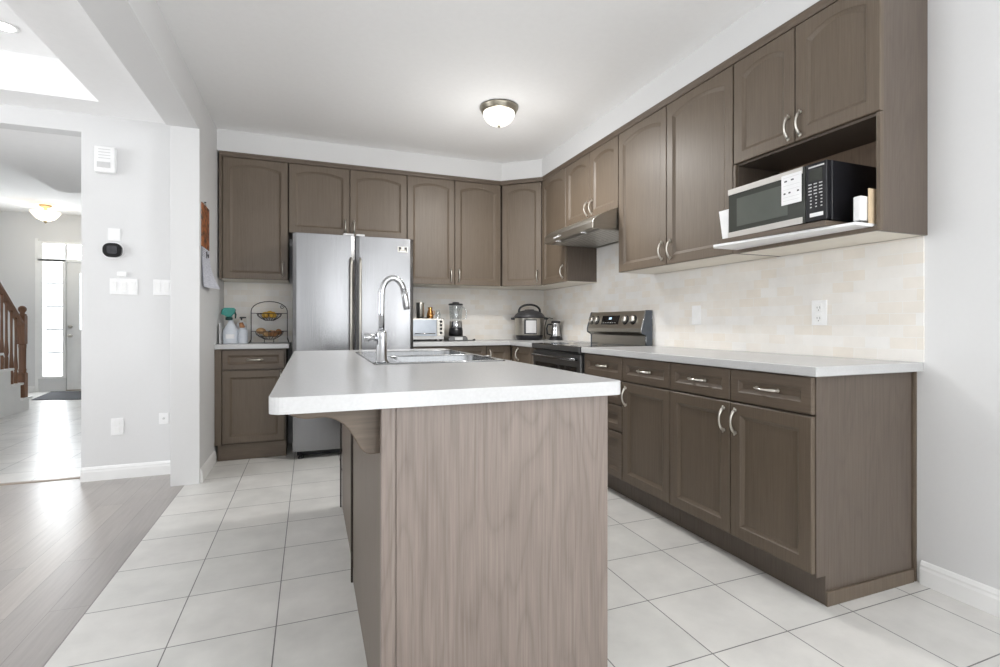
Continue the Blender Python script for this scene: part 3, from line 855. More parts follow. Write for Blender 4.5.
mb.mi = 0; mb.box(bx - 0.008, bx + 0.078, by - 0.002, by + 0.012, bz - 0.034, bz + 0.012)
mb.mi = 1
mb.box(bx, bx + 0.022, by - 0.003, by - 0.001, bz - 0.012, bz + 0.008); mb.box(bx + 0.048, bx + 0.07, by - 0.003, by - 0.001, bz - 0.012, bz + 0.008)
mb.box(bx + 0.004, bx + 0.066, by - 0.003, by - 0.001, bz - 0.019, bz - 0.016); mb.box(bx + 0.0, bx + 0.008, by - 0.003, by - 0.001, bz - 0.028, bz - 0.012); mb.box(bx + 0.060, bx + 0.068, by - 0.003, by - 0.001, bz - 0.028, bz - 0.012)
mb.build('badge', [M['steel_h'], M['print']], dr)

# ------------------------------------------------------------------ range
RY0, RY1 = 3.012, 3.792
rg = thing('electric_range', 'stainless electric range with sloped rear control panel between the base cabinets', 'range', (2.05, 3.4, 0))
mb = MB(); mb.box(1.772, 2.352, RY0, RY1, 0.03, 0.893); mb.box(1.80, 1.84, RY0 + 0.03, RY0 + 0.07, 0, 0.03); mb.box(1.80, 1.84, RY1 - 0.07, RY1 - 0.03, 0, 0.03)
mb.box(2.28, 2.32, RY0 + 0.03, RY0 + 0.07, 0, 0.03); mb.box(2.28, 2.32, RY1 - 0.07, RY1 - 0.03, 0, 0.03)
mb.build('body', M['steel_dark'], rg, 0.002)
mb = MB(); mb.mi = 0; mb.prism([(1.735, 0.872), (1.772, 0.865), (1.772, 0.894), (2.30, 0.894), (2.30, 0.916), (1.745, 0.916), (1.735, 0.910)], 'y', RY0 - 0.003, RY1 + 0.003)
ck = mb.build('cooktop', M['black_gloss'], rg, 0.002)
mb = MB(); mb.box(1.731, 1.745, RY0 - 0.003, RY0 + 0.009, 0.872, 0.917); mb.box(1.731, 1.745, RY1 - 0.009, RY1 + 0.003, 0.872, 0.917); mb.box(1.7295, 1.734, RY0 + 0.009, RY1 - 0.009, 0.878, 0.912)
mb.build('trim', M['steel_dark'], ck, 0.001)
for (x, y, r) in ((1.88, 3.20, 0.10), (1.88, 3.60, 0.085), (2.13, 3.20, 0.085), (2.13, 3.60, 0.10)):
    mb = MB(); mb.tube([(x + r * math.cos(a), y + r * math.sin(a), 0.9163) for a in [2 * PI * k / 32 for k in range(32)]], 0.0012, 6, closed=True)
    mb.build('burner_ring', M['grey_side'], ck)
dd = MB(); dd.box(1.742, 1.771, RY0 + 0.004, RY1 - 0.004, 0.225, 0.860)
od = dd.build('oven_door', M['steel_dark'], rg, 0.006, 3)
MB().box(1.7395, 1.7425, RY0 + 0.05, RY1 - 0.05, 0.32, 0.770).build('window', M['black_gloss'], od, 0.001)
mb = MB(); hz = 0.826
mb.tube([(1.742, RY0 + 0.05, hz), (1.715, RY0 + 0.055, hz), (1.703, RY0 + 0.075, hz), (1.703, RY1 - 0.075, hz), (1.715, RY1 - 0.055, hz), (1.742, RY1 - 0.05, hz)], 0.0115, 12)
mb.build('handle', M['steel'], od)
MB().box(1.745, 1.771, RY0 + 0.004, RY1 - 0.004, 0.045, 0.217).build('warming_drawer', M['steel_h'], rg, 0.006, 3)
# rear control panel: profile in x,z
mb = MB()
mb.prism([(2.352, 0.894), (2.352, 1.172), (2.300, 1.172), (2.262, 1.040), (2.262, 1.010), (2.285, 0.998), (2.302, 0.985), (2.302, 0.894)], 'y', RY0 + 0.030, RY1 - 0.004)
bgd = mb.build('control_panel', M['steel_h'], rg, 0.003)
cap = [(2.354, 0.894), (2.354, 1.175), (2.298, 1.175), (2.259, 1.040), (2.259, 1.005), (2.298, 0.985), (2.298, 0.918), (2.298, 0.894)]
for y in (RY0 + 0.018, RY1 - 0.003): MB().prism(cap, 'y', y, y + 0.011).build('end_cap', M['grey_side'], bgd, 0.002)
e = MB()
for y in (RY0 + 0.0175,):
    e.tube([(2.2965, y, 1.174), (2.258, y, 1.040), (2.258, y, 1.006)], 0.0035, 6)
    e.tube([(2.2975, y, 0.983), (2.2965, y, 0.919)], 0.003, 6)
    e.tube([(2.3525, y, 1.174), (2.3525, y, 1.06)], 0.0035, 6)
e.build('edge_trim', M['chrome'], bgd)
sl = Vector((2.300 - 2.262, 0, 1.172 - 1.040)).normalized(); nr = Vector((-sl.z, 0, sl.x))
for y in (3.735, 3.665, 3.255, 3.155):
    cc = Vector((2.262, y, 1.040)) + sl * 0.066
    mb = MB(); mb.tube([cc - nr * 0.001, cc + nr * 0.004], [0.036, 0.036], 20); mb.build('knob_ring', M['black'], bgd)
    mb = MB(); mb.tube([cc + nr * 0.004, cc + nr * 0.022, cc + nr * 0.028], [0.030, 0.028, 0.023], 20)
    g = sl * 0.020
    kn = mb.build('knob', M['nickel'], bgd)
def onslope(y0, y1, s0, s1, t0, t1, m_):
    P0 = Vector((2.262, 0, 1.040)); vs = []
    for t in (t0, t1):
        for s_, y in ((s0, y0), (s0, y1), (s1, y1), (s1, y0)):
            q = P0 + sl * s_ + nr * t; vs.append((q.x, y, q.z))
    return MB()._add(vs, [(0, 1, 2, 3), (4, 5, 6, 7), (0, 1, 5, 4), (1, 2, 6, 5), (2, 3, 7, 6), (3, 0, 4, 7)])
dsp = onslope(3.345, 3.590, 0.030, 0.104, 0, 0.003, 0).build('display', M['black_gloss'], bgd)
mb = MB()
for (y0, y1, s0, s1) in ((3.452, 3.460, 0.072, 0.088), (3.464, 3.472, 0.072, 0.088), (3.476, 3.484, 0.072, 0.088)):
    q = onslope(y0, y1, s0, s1, 0.003, 0.0036, 0); mb._add(q.v, q.f)
mb.build('clock_digits', M['blue_lcd'], dsp)
mb = MB()
for k in range(6):
    q = onslope(3.38 + 0.033 * k, 3.395 + 0.033 * k, 0.042, 0.046, 0.003, 0.0036, 0); mb._add(q.v, q.f)
mb.build('button_marks', M['plate_grey'], dsp)

# ------------------------------------------------------------------ range hood
hd = thing('range_hood', 'stainless under-cabinet range hood with curved front above the range', 'range hood', (2.1, 3.41, 1.743))
prof = [(2.358, 1.898), (2.060, 1.898), (2.030, 1.892), (1.990, 1.880), (1.950, 1.864), (1.910, 1.845), (1.880, 1.826), (1.860, 1.808), (1.850, 1.790), (1.848, 1.748), (1.852, 1.743), (1.90, 1.743), (1.90, 1.752), (2.358, 1.752)]
mb = MB().prism(prof, 'y', RY0 + 0.016, 3.797)
mb.build('shell', M['steel_h'], hd, 0.003)
mb = MB(); mb.box(1.90, 2.352, 3.029, 3.045, 1.741, 1.7515); mb.box(1.90, 2.352, 3.782, 3.796, 1.741, 1.7515); mb.box(2.336, 2.352, 3.045, 3.782, 1.735, 1.7515)
mb.build('lower_rim', M['steel_h'], hd, 0.001)
for y0, y1 in ((3.06, 3.405), (3.42, 3.77)):
    f = MB().box(1.925, 2.32, y0, y1, 1.740, 1.751).build('grease_filter', M['cream_steel'], hd, 0.001)
    mb = MB()
    for k in range(9): mb.box(1.94 + k * 0.042, 1.945 + k * 0.042, y0 + 0.01, y1 - 0.01, 1.738, 1.7398)
    mb.build('filter_ridges', M['steel_h'], f)
for y in (3.20, 3.60): MB().lathe([(0.024, 0), (0.024, 0.004), (0.016, 0.0045)], (1.878, y, 1.739), 16).build('lamp_lens', M['white_plastic'], hd)
mb = MB()
for k in range(5): mb.box(1.8455, 1.8485, 3.50 + k * 0.026, 3.516 + k * 0.026, 1.764, 1.774)
mb.build('switch', M['plate_grey'], hd)

# ------------------------------------------------------------------ microwave niche
bd = MB().prism([(1.868, 1.935), (1.955, 1.3015), (2.34, 1.3015), (2.34, 1.965), (1.90, 1.965)], 'z', 1.4525, 1.4645)
tag(bd.build('white_board', M['white_plastic'], None, 0.002), 'white shelf board jutting out of the microwave niche', 'board')
bd = MB().prism([(1.874, 1.915), (1.918, 1.395), (2.33, 1.395), (2.33, 1.915)], 'z', 1.4650, 1.486)
tag(bd.build('brown_board', M['wood_h'], None, 0.001), 'thin dark brown board between the microwave and the white board', 'board')
mw = thing('microwave_oven', 'compact black microwave with stainless trimmed door on the niche boards', 'microwave', (2.14, 1.66, 1.4865))
X0 = 1.945; Y0, Y1 = 1.410, 1.914; Z0, Z1 = 1.4945, 1.738
mb = MB(); mb.box(X0 + 0.03, 2.335, Y0, Y1, Z0, Z1)
mb.build('body', M['black'], mw, 0.004)
for x in (X0 + 0.06, 2.30):
    for y in (Y0 + 0.04, Y1 - 0.04): MB().cyl((x, y, 1.4865), 0.012, 0.008).build('foot', M['black'], mw)
YS = 1.502
md = MB(); md.box(X0, X0 + 0.029, YS + 0.002, Y1, Z0 + 0.002, Z1 - 0.002)
mdo = md.build('door', M['mw_glass'], mw, 0.003)
mb = MB(); mb.box(X0 - 0.004, X0 - 0.0002, YS + 0.012, Y1, Z1 - 0.030, Z1 - 0.002); mb.box(X0 - 0.004, X0 - 0.0002, YS + 0.012, Y1, Z0 + 0.002, Z0 + 0.030)
mb.build('trim_bar', M['cream_steel'], mdo, 0.001)
MB().box(X0 - 0.0015, X0 - 0.0002, 1.585, 1.862, Z0 + 0.052, Z1 - 0.055).build('window_screen', M['mw_inner'], mdo, 0.0005)
mb = MB(); mb.mi = 0; mb.box(X0 - 0.0058, X0 - 0.0045, 1.516, 1.612, Z1 - 0.147, Z1 - 0.018)
mb.mi = 1
for (y, z, ww) in ((1.585, 0.045, 0.014), (1.553, 0.043, 0.014), (1.592, 0.098, 0.010), (1.568, 0.097, 0.010), (1.528, 0.096, 0.010)):
    for k in range(3): mb.box(X0 - 0.0062, X0 - 0.0058, y + k * ww / 3 * 1.0 - 0.001, y + k * ww / 3 + ww / 5, Z1 - z - 0.004, Z1 - z + 0.002 + 0.001 * (k % 2))
mb.mi = 2
for z in (0.03, 0.065, 0.082, 0.115, 0.130): mb.box(X0 - 0.0062, X0 - 0.0058, 1.525, 1.603, Z1 - z - 0.0006, Z1 - z + 0.0006)
mb.build('instruction_label', [M['paper'], M['print'], M['plate_grey']], mdo)
cp = MB().box(X0, X0 + 0.029, Y0, YS, Z0 + 0.002, Z1 - 0.002).build('control_panel', M['black'], mw, 0.003)
mb = MB(); mb.box(X0 - 0.0012, X0 - 0.0002, Y0 + 0.018, YS - 0.018, Z1 - 0.075, Z1 - 0.028); mb.build('display', M['mw_glass'], cp)
mb = MB(); mb.box(X0 - 0.0015, X0 - 0.0002, Y0 + 0.010, YS - 0.014, Z1 - 0.020, Z1 - 0.014)
mb.build('logo_bar', M['plate_grey'], cp)
mb = MB()
for r in range(8):
    for q in range(3):
        yy = Y0 + 0.018 + q * 0.023; zz = Z1 - 0.088 - r * 0.0135
        mb.box(X0 - 0.0012, X0 - 0.0002, yy, yy + (0.014 if r < 4 else 0.007), zz - 0.002, zz + 0.0025)
mb.build('buttons', M['plate_grey'], cp)
MB().box(X0 - 0.0022, X0 - 0.0002, Y0 + 0.014, YS - 0.020, Z0 + 0.020, Z0 + 0.036).build('door_button', M['paper'], cp, 0.001)
# things beside it
mb = MB(); mb.prism([(1.952, 1.4725), (1.985, 1.4725), (2.015, 1.640), (1.925, 1.640)], 'x', 1.94, 1.945)
vs = [(1.950, 1.952, 1.4648), (1.950, 1.922, 1.4648), (1.950, 1.918, 1.645), (1.950, 1.982, 1.645)]
mb = MB(); mb._add(vs + [(x + 0.10, y, z) for x, y, z in vs], [(0, 1, 2, 3), (4, 5, 6, 7), (0, 1, 5, 4), (1, 2, 6, 5), (2, 3, 7, 6), (3, 0, 4, 7)])
tag(mb.build('paper_sleeve', M['paper'], None, 0.001), 'white paper sleeve wedged between niche side and microwave', 'paper')
wt = thing('white_gadget', 'small white box-shaped gadget on a dark base at the open end of the white board', 'gadget', (2.03, 1.325, 1.465))
MB().box(1.998, 2.045, 1.310, 1.343, 1.474, 1.572).build('case', M['white_plastic'], wt, 0.006, 3)
MB().box(1.994, 2.050, 1.308, 1.348, 1.465, 1.4735).build('base', M['steel_dark'], wt, 0.002)
mb = MB().box(2.03, 2.16, 1.3015, 1.3055, 1.465, 1.600)
tag(mb.build('beige_card', M['beige_board']), 'thin beige card standing against the niche end panel', 'card')

# ------------------------------------------------------------------ small appliances
to = thing('toaster_oven', 'small steel toaster oven with blue-tinged glass door beside the refrigerator', 'toaster oven', (0.99, 4.62, 0.914))
TX0, TX1, TYF = 0.868, 1.176, 4.52
mb = MB(); mb.box(TX0, TX1, TYF + 0.012, 4.78, 0.930, 1.125); mb.build('body', M['steel_h'], to, 0.008, 3)
for x in (TX0 + 0.03, TX1 - 0.03):
    for y in (TYF + 0.04, 4.75): MB().cyl((x, y, 0.914), 0.014, 0.0165).build('foot', M['black'], to)
o = MB().box(TX0 + 0.01, 1.100, TYF, TYF + 0.0115, 0.962, 1.112).build('door', M['blue_glass'], to, 0.003)
MB().tube([(TX0 + 0.03, TYF - 0.001, 0.985), (TX0 + 0.03, TYF - 0.02, 0.985), (1.08, TYF - 0.02, 0.985), (1.08, TYF - 0.001, 0.985)], 0.005, 8).build('handle', M['chrome'], o)
o = MB().box(1.103, TX1 - 0.003, TYF + 0.002, TYF + 0.0115, 0.962, 1.118).build('control_panel', M['steel_h'], to, 0.002)
for z in (1.095, 1.062, 1.029, 0.992): MB().cyl((1.139, TYF - 0.012, z), 0.0115, 0.0135, 'y', 14).build('knob', M['black'], o)
MB().box(TX0 + 0.01, TX1 - 0.01, TYF, TYF + 0.0115, 0.932, 0.958).build('crumb_tray', M['plate_grey'], to, 0.002)
cn = thing('steel_tumbler', 'brushed steel tumbler on a dark coaster on the toaster oven', 'tumbler', (0.962, 4.60, 1.1255))
MB().lathe([(0.050, 0), (0.052, 0.004), (0.050, 0.008)], (0.978, 4.60, 1.1255), 24).build('coaster', M['black'], cn)
MB().lathe([(0.030, 0), (0.035, 0.01), (0.036, 0.12), (0.038, 0.135), (0.034, 0.138), (0.03, 0.13)], (0.962, 4.60, 1.1340), 24).build('cup', M['steel_h'], cn)
o = MB(); o.lathe([(0.026, 0), (0.031, 0.006), (0.032, 0.03), (0.024, 0.065), (0.018, 0.085), (0.022, 0.100), (0.018, 0.104)], (1.056, 4.60, 1.1255), 20)
o.tube([(1.078, 4.60, 1.15), (1.094, 4.60, 1.16), (1.094, 4.60, 1.195), (1.076, 4.60, 1.192)], 0.004, 8)
tag(o.build('copper_jug', M['copper']), 'small copper jug on the toaster oven', 'jug')
o = MB(); o.lathe([(0.022, 0), (0.026, 0.006), (0.026, 0.05), (0.018, 0.062), (0.018, 0.08), (0.022, 0.082)], (1.135, 4.62, 1.1255), 18)
tag(o.build('glass_jar', M['jug_glass']), 'little clear glass jar at the edge of the toaster oven', 'jar')

bl = thing('countertop_blender', 'countertop blender with clear jar, black lid and black base', 'blender', (1.275, 4.55, 0.914))
bx, by = 1.290, 4.55
MB().prism([(bx - 0.095, 0.914), (bx + 0.095, 0.914), (bx + 0.088, 0.950), (bx + 0.07, 0.962), (bx - 0.07, 0.962), (bx - 0.088, 0.950)], 'y', by - 0.09, by + 0.09).build('base', M['steel_dark'], bl, 0.008, 3)
MB().lathe([(0.068, 0), (0.066, 0.05), (0.062, 0.075)], (bx, by, 0.9625), 28).build('motor_housing', M['black'], bl)
MB().box(bx - 0.035, bx + 0.04, by - 0.094, by - 0.0885, 0.924, 0.950).build('control_panel', M['plate_grey'], bl, 0.002)
MB().lathe([(0.060, 0), (0.062, 0.01), (0.060, 0.058), (0.058, 0.062)], (bx, by, 1.038), 28).build('collar', M['chrome'], bl)
j = MB().lathe([(0.052, 0), (0.056, 0.02), (0.066, 0.145), (0.064, 0.147), (0.054, 0.02)], (bx, by, 1.101), 28)
j.tube([(bx + 0.058, by - 0.01, 1.12), (bx + 0.095, by - 0.02, 1.13), (bx + 0.10, by - 0.02, 1.20), (bx + 0.064, by - 0.01, 1.235)], 0.007, 8)
j.build('jar', M['jug_glass'], bl)
MB().lathe([(0.066, 0), (0.070, 0.006), (0.066, 0.016), (0.034, 0.018), (0.032, 0.030), (0.0, 0.031)], (bx, by, 1.249), 28).build('lid', M['black'], bl)
tag(MB().tube([(bx + 0.09, by - 0.03, 0.922), (bx + 0.12, by - 0.05, 0.919), (bx + 0.15, by - 0.03, 0.920), (bx + 0.165, by - 0.05, 0.924), (bx + 0.175, by - 0.05, 0.926)], [0.004, 0.004, 0.004, 0.009, 0.009], 8).build('power_plug', M['black']),
    'short black cord with plug lying beside the blender', 'cord')

pc = thing('pressure_cooker', 'round steel electric pressure cooker with domed black lid in the corner', 'pressure cooker', (2.075, 4.60, 0.914))
px, py = 2.072, 4.60
MB().lathe([(0.125, 0), (0.130, 0.006), (0.138, 0.036), (0.140, 0.048)], (px, py, 0.914), 36).build('base', M['black'], pc)
MB().lathe([(0.146, 0), (0.148, 0.004), (0.148, 0.165), (0.150, 0.170)], (px, py, 0.9625), 40).build('body', M['steel_h'], pc)
ld = MB().lathe([(0.154, 0), (0.156, 0.014), (0.146, 0.030), (0.125, 0.052), (0.098, 0.066), (0.066, 0.075), (0.05, 0.077), (0.046, 0.086), (0.0, 0.088)], (px, py, 1.133), 40).build('lid', M['black_matte'], pc)
vdir = Vector((-px, -py)).normalized(); sdir = Vector((-vdir.y, vdir.x))
mb = MB(); pts = []
for i in range(13):
    a = PI * i / 12; pts.append((px + sdir.x * 0.108 * math.cos(a), py + sdir.y * 0.108 * math.cos(a), 1.190 + 0.078 * math.sin(a) ** 0.8 if 0 < i < 12 else 1.172))
mb.tube(pts, 0.011, 8); mb.build('handle', M['black'], ld)
for sg in (-1, 1):
    a = Vector((px, py)) + sdir * sg * 0.147; b = Vector((px, py)) + sdir * sg * 0.185
    MB().tube([(a.x, a.y, 1.130), (b.x, b.y, 1.127)], [0.014, 0.010], 8).build('side_grip', M['black'], pc)
c0 = Vector((px, py)) + vdir * 0.1605 + sdir * (0.02)
mb = MB(); vs = []
def curved_panel(ang0, ang1, r, z0, z1, n=8):
    m_ = MB(); a0 = math.atan2(vdir.y, vdir.x)
    vs = []
    for i in range(n + 1):
        a = a0 + ang0 + (ang1 - ang0) * i / n
        for rr in (0.1482, r):
            for z in (z0, z1): vs.append((px + rr * math.cos(a), py + rr * math.sin(a), z))
    fs = []
    for i in range(n):
        o_ = i * 4; fs += [(o_ + 2, o_ + 3, o_ + 7, o_ + 6), (o_, o_ + 4, o_ + 5, o_ + 1), (o_ + 1, o_ + 5, o_ + 7, o_ + 3), (o_, o_ + 2, o_ + 6, o_ + 4)]
    fs += [(0, 1, 3, 2), (n * 4, n * 4 + 2, n * 4 + 3, n * 4 + 1)]
    return m_._add(vs, fs)
pnl = curved_panel(-0.35, 0.50, 0.1515, 0.972, 1.118).build('control_panel', M['black'], pc)
curved_panel(-0.22, 0.46, 0.1525, 0.985, 1.108).build('display', M['plate_grey'], pnl)
mb = MB()
for z in (1.085, 1.062, 1.040, 1.018):
    q = curved_panel(-0.05, 0.28, 0.1530, z, z + 0.004); mb._add(q.v, q.f)
mb.build('button_marks', M['plate_grey'], pnl)

ft = thing('milk_frother', 'small steel milk frother jug with black handle on a round black base', 'frother', (2.285, 4.43, 0.914))
qx, qy = 2.282, 4.43
MB().lathe([(0.066, 0), (0.068, 0.006), (0.060, 0.030), (0.05, 0.032)], (qx, qy, 0.914), 28).build('base', M['black'], ft)
jg = MB().lathe([(0.046, 0), (0.048, 0.01), (0.042, 0.07), (0.037, 0.125), (0.043, 0.140)], (qx, qy, 0.9465), 28).build('jug', M['chrome'], ft)
MB().lathe([(0.046, 0), (0.048, 0.006), (0.040, 0.016), (0.0, 0.017)], (qx, qy, 1.087), 28).build('lid', M['black'], ft)
sd = Vector((-0.93, 0.36))
MB().tube([(qx + sd.x * 0.040, qy + sd.y * 0.04, 1.070), (qx + sd.x * 0.078, qy + sd.y * 0.078, 1.068), (qx + sd.x * 0.090, qy + sd.y * 0.09, 1.03), (qx + sd.x * 0.082, qy + sd.y * 0.082, 0.975), (qx + sd.x * 0.05, qy + sd.y * 0.05, 0.965)], 0.008, 8).build('handle', M['black'], ft)
tag(MB().tube([(2.345, 4.62, 1.13), (2.30, 4.615, 1.137), (2.275, 4.62, 1.12), (2.265, 4.64, 1.05), (2.27, 4.66, 0.96), (2.28, 4.66, 0.9175)], 0.004, 8).build('appliance_cord', M['black']), 'thin dark power cord looping down behind the milk frother', 'cord')

# ------------------------------------------------------------------ left counter
def wbottle(name, label, cx, cy, prof, mat, cap=None, sx=1.0, sy=1.0):
    t = thing(name, label, 'bottle', (cx, cy, 0.914))
    MB().lathe(prof, (cx, cy, 0.914), 20, sx=sx, sy=sy).build('body', mat, t)
    return t


jy = 4.60
jx = -0.600
t = thing('spray_bottle', 'white cleaning spray bottle with a teal trigger head on the small countertop', 'bottle', (jx, jy, 0.914))
MB().lathe([(0.074, 0), (0.078, 0.006), (0.078, 0.090), (0.072, 0.112), (0.045, 0.150), (0.028, 0.170), (0.024, 0.190)], (jx, jy, 0.914), 24, sx=0.75, sy=0.62).build('body', M['pale_blue'], t)
MB().lathe([(0.026, 0), (0.027, 0.02), (0.020, 0.026)], (jx - 0.012, jy, 1.1045), 16).build('collar', M['dark_teal'], t)
mb = MB(); mb.prism([(jx - 0.068, 1.150), (jx - 0.062, 1.190), (jx - 0.045, 1.205), (jx + 0.025, 1.205), (jx + 0.038, 1.190), (jx + 0.030, 1.160), (jx + 0.012, 1.145), (jx + 0.008, 1.131), (jx - 0.030, 1.131), (jx - 0.045, 1.145)], 'y', jy - 0.022, jy + 0.022)
mb.build('trigger_head', M['teal'], t, 0.005, 2)
MB().tube([(jx + 0.026, jy, 1.175), (jx + 0.036, jy, 1.150), (jx + 0.034, jy, 1.118)], [0.008, 0.007, 0.005], 8).build('trigger', M['dark_teal'], t)
mb = MB(); mb.mi = 0; mb.box(jx - 0.030, jx + 0.032, jy - 0.0505, jy - 0.0480, 0.955, 0.990)
mb.build('label_mark', M['paper'], t)
t = thing('pump_bottle', 'slim white pump bottle with a black nozzle behind the teal sprayer', 'bottle', (-0.535, 4.72, 0.914))
MB().lathe([(0.040, 0), (0.042, 0.006), (0.042, 0.15), (0.03, 0.172), (0.015, 0.178), (0.014, 0.190)], (-0.535, 4.72, 0.914), 20).build('body', M['white_plastic'], t)
mb = MB(); mb.tube([(-0.535, 4.72, 1.104), (-0.535, 4.72, 1.118), (-0.535, 4.72, 1.124), (-0.535, 4.72, 1.132)], [0.006, 0.006, 0.016, 0.014], 10); mb.tube([(-0.540, 4.72, 1.127), (-0.500, 4.71, 1.127)], [0.007, 0.005], 8)
mb.build('pump', M['black'], t)
t = thing('squeeze_bottle', 'pale bottle with a brown tilted cap between sprayer and wire basket', 'bottle', (-0.508, 4.58, 0.914))
MB().lathe([(0.034, 0), (0.036, 0.006), (0.034, 0.11), (0.022, 0.128)], (-0.508, 4.58, 0.914), 18).build('body', M['pale_blue'], t)
MB().tube([(-0.510, 4.58, 1.040), (-0.518, 4.58, 1.062), (-0.524, 4.58, 1.085)], [0.020, 0.019, 0.014], 10).build('cap', M['brown_root'], t)
o = MB().box(-0.6690, -0.6640, 4.50, 4.60, 0.9145, 1.08)
tag(o.build('upright_card', M['plate_grey'], None, 0.001), 'thin grey card standing beside the wall end of the small countertop', 'card')

bk_ = thing('tiered_fruit_basket', 'two-tier black wire fruit basket under an arched frame', 'basket', (-0.312, 4.60, 0.914))
cx, cy = -0.312, 4.60; hw = 0.138
mb = MB()
pts = [(cx - hw - 0.012, cy - 0.02, 0.918), (cx - hw, cy, 0.945), (cx - hw, cy, 1.18)]
for i in range(1, 12):
    a = PI - PI * i / 12; pts.append((cx + hw * math.cos(a), cy, 1.18 + 0.082 * math.sin(a)))
pts += [(cx + hw, cy, 1.18), (cx + hw, cy, 0.945), (cx + hw + 0.012, cy - 0.02, 0.918)]
mb.tube(pts, 0.0035, 8)
pts2 = [(p[0], p[1] + (0.10 if k in (0, len(pts) - 1) else 0.0), p[2]) for k, p in enumerate(pts)]
mb.tube([(cx - hw, cy, 0.96), (cx - hw - 0.01, cy + 0.08, 0.918)], 0.0035, 6); mb.tube([(cx + hw, cy, 0.96), (cx + hw + 0.01, cy + 0.08, 0.918)], 0.0035, 6)
mb.tube([(cx - hw, cy, 1.162), (cx + hw, cy, 1.162)], 0.003, 6); mb.tube([(cx - hw, cy, 1.012), (cx + hw, cy, 1.012)], 0.003, 6)
sp = []
for i in range(18):
    a = 0.6 * i; r = 0.020 - 0.001 * i; sp.append((cx + 0.098 + r * math.cos(a), cy, 1.215 + r * math.sin(a)))
mb.tube(sp, 0.0025, 6)
mb.build('frame', M['wire'], bk_)


def wire_bowl(zr, R, dep):
    mb = MB(); n = 32
    ringp = lambda r, z: [(cx + r * math.cos(2 * PI * k / n), cy - 0.005 + r * 0.85 * math.sin(2 * PI * k / n), z) for k in range(n)]
    mb.tube(ringp(R, zr), 0.0035, 6, closed=True); mb.tube(ringp(R * 0.72, zr - dep * 0.62), 0.002, 6, closed=True); mb.tube(ringp(R * 0.36, zr - dep), 0.0025, 6, closed=True)
    for k in range(16):
        a = 2 * PI * k / 16; P = lambda r, z: (cx + r * math.cos(a), cy - 0.005 + r * 0.85 * math.sin(a), z)
        mb.tube([P(R, zr), P(R * 0.93, zr - dep * 0.33), P(R * 0.72, zr - dep * 0.64), P(R * 0.36, zr - dep)], 0.002, 6)
    return mb


wire_bowl(1.158, 0.095, 0.055).build('upper_bowl', M['wire'], bk_)
b = wire_bowl(1.008, 0.108, 0.062)
for sx in (-0.035, 0.035): b.tube([(cx + sx, cy - 0.03, 0.948), (cx + sx, cy - 0.045, 0.918)], 0.003, 6)
b.build('lower_bowl', M['wire'], bk_)
FG = 'yellow fruit in the upper wire bowl'
for k, (dx, dy, ro) in enumerate(((-0.030, -0.01, 0.2), (0.028, -0.02, -0.3), (0.0, 0.035, 0.0))):
    mb = MB().sphere((cx + dx, cy + dy, 1.148 if k < 2 else 1.158), 0.030, 0.026, 0.027, rot=ro)
    lab = ('yellow fruit at the sprayer end of the upper wire bowl', 'yellow fruit at the refrigerator end of the upper wire bowl', 'yellow fruit behind two others in the upper wire bowl')[k]
    tag(mb.build('yellow_fruit', M['yellow_fruit']), lab, 'fruit', FG)
RG = 'roots and onions in the lower wire bowl'
for k, (dx, dy, z, rx, ry, rz, m_, lab) in enumerate((
        (-0.064, -0.01, 1.015, 0.038, 0.030, 0.026, 'tan_root', 'large tan root piled highest at one end of the lower wire bowl'),
        (-0.022, -0.03, 0.990, 0.030, 0.027, 0.026, 'tan_root', 'tan root in the front middle of the lower wire bowl'),
        (0.034, -0.03, 0.992, 0.029, 0.027, 0.028, 'brown_root', 'brown onion in the front of the lower wire bowl'),
        (0.070, 0.0, 1.006, 0.025, 0.026, 0.026, 'brown_root', 'brown onion next to the rim of the lower wire bowl'),
        (0.010, 0.035, 0.995, 0.034, 0.028, 0.027, 'tan_root', 'tan root at the back of the lower wire bowl'))):
    tag(MB().sphere((cx + dx, cy + dy, z), rx, ry, rz, rot=0.4 * k).build('root_vegetable' if m_ == 'tan_root' else 'onion', M[m_]), lab, 'vegetable', RG)

# ------------------------------------------------------------------ wall calendar on the kitchen's left wall
cal = thing('wall_calendar', 'narrow wall calendar with a brown orange picture over curling date pages', 'calendar', (XL, 4.01, 1.6))
mb = MB(); mb.box(XL + 0.001, XL + 0.006, 3.900, 4.165, 1.605, 1.905); mb.build('picture', M['art'], cal)
mb = MB(); n = 12; vs = []
for i in range(n + 1):
    t_ = i / n; z = 1.603 - 0.275 * t_
    for y, cur in ((3.900, 0.012), (4.02, 0.024), (4.165, 0.070)):
        vs.append((XL + 0.003 + cur * t_ ** 2.2, y, z))
vs2 = [(x + 0.003, y, z) for x, y, z in vs]; nn_ = len(vs)
fs = []
for i in range(n):
    for j in range(2):
        a = i * 3 + j; fs.append((a, a + 1, a + 4, a + 3)); fs.append((nn_ + a, nn_ + a + 3, nn_ + a + 4, nn_ + a + 1))
mb._add(vs + vs2, fs, True); mb.build('date_pages', M['cal_sheet'], cal, fix=False)
mb = MB()
for r in range(5):
    for q in range(6): mb.box(XL + 0.0068 + 0.001, XL + 0.0085, 3.90 + q * 0.035, 3.906 + q * 0.035, 1.585 - 0.022 * 0 - r * 0.012, 1.589 - r * 0.012)
mb.box(XL + 0.0062, XL + 0.0075, 4.04, 4.075, 1.528, 1.585); mb.box(XL + 0.0062, XL + 0.0078, 4.095, 4.14, 1.530, 1.575)
mb.build('date_print', M['print'], cal)
MB().tube([(XL + 0.0005, 4.01, 1.925), (XL + 0.012, 4.01, 1.925)], 0.004, 8).build('nail', M['black'], cal)
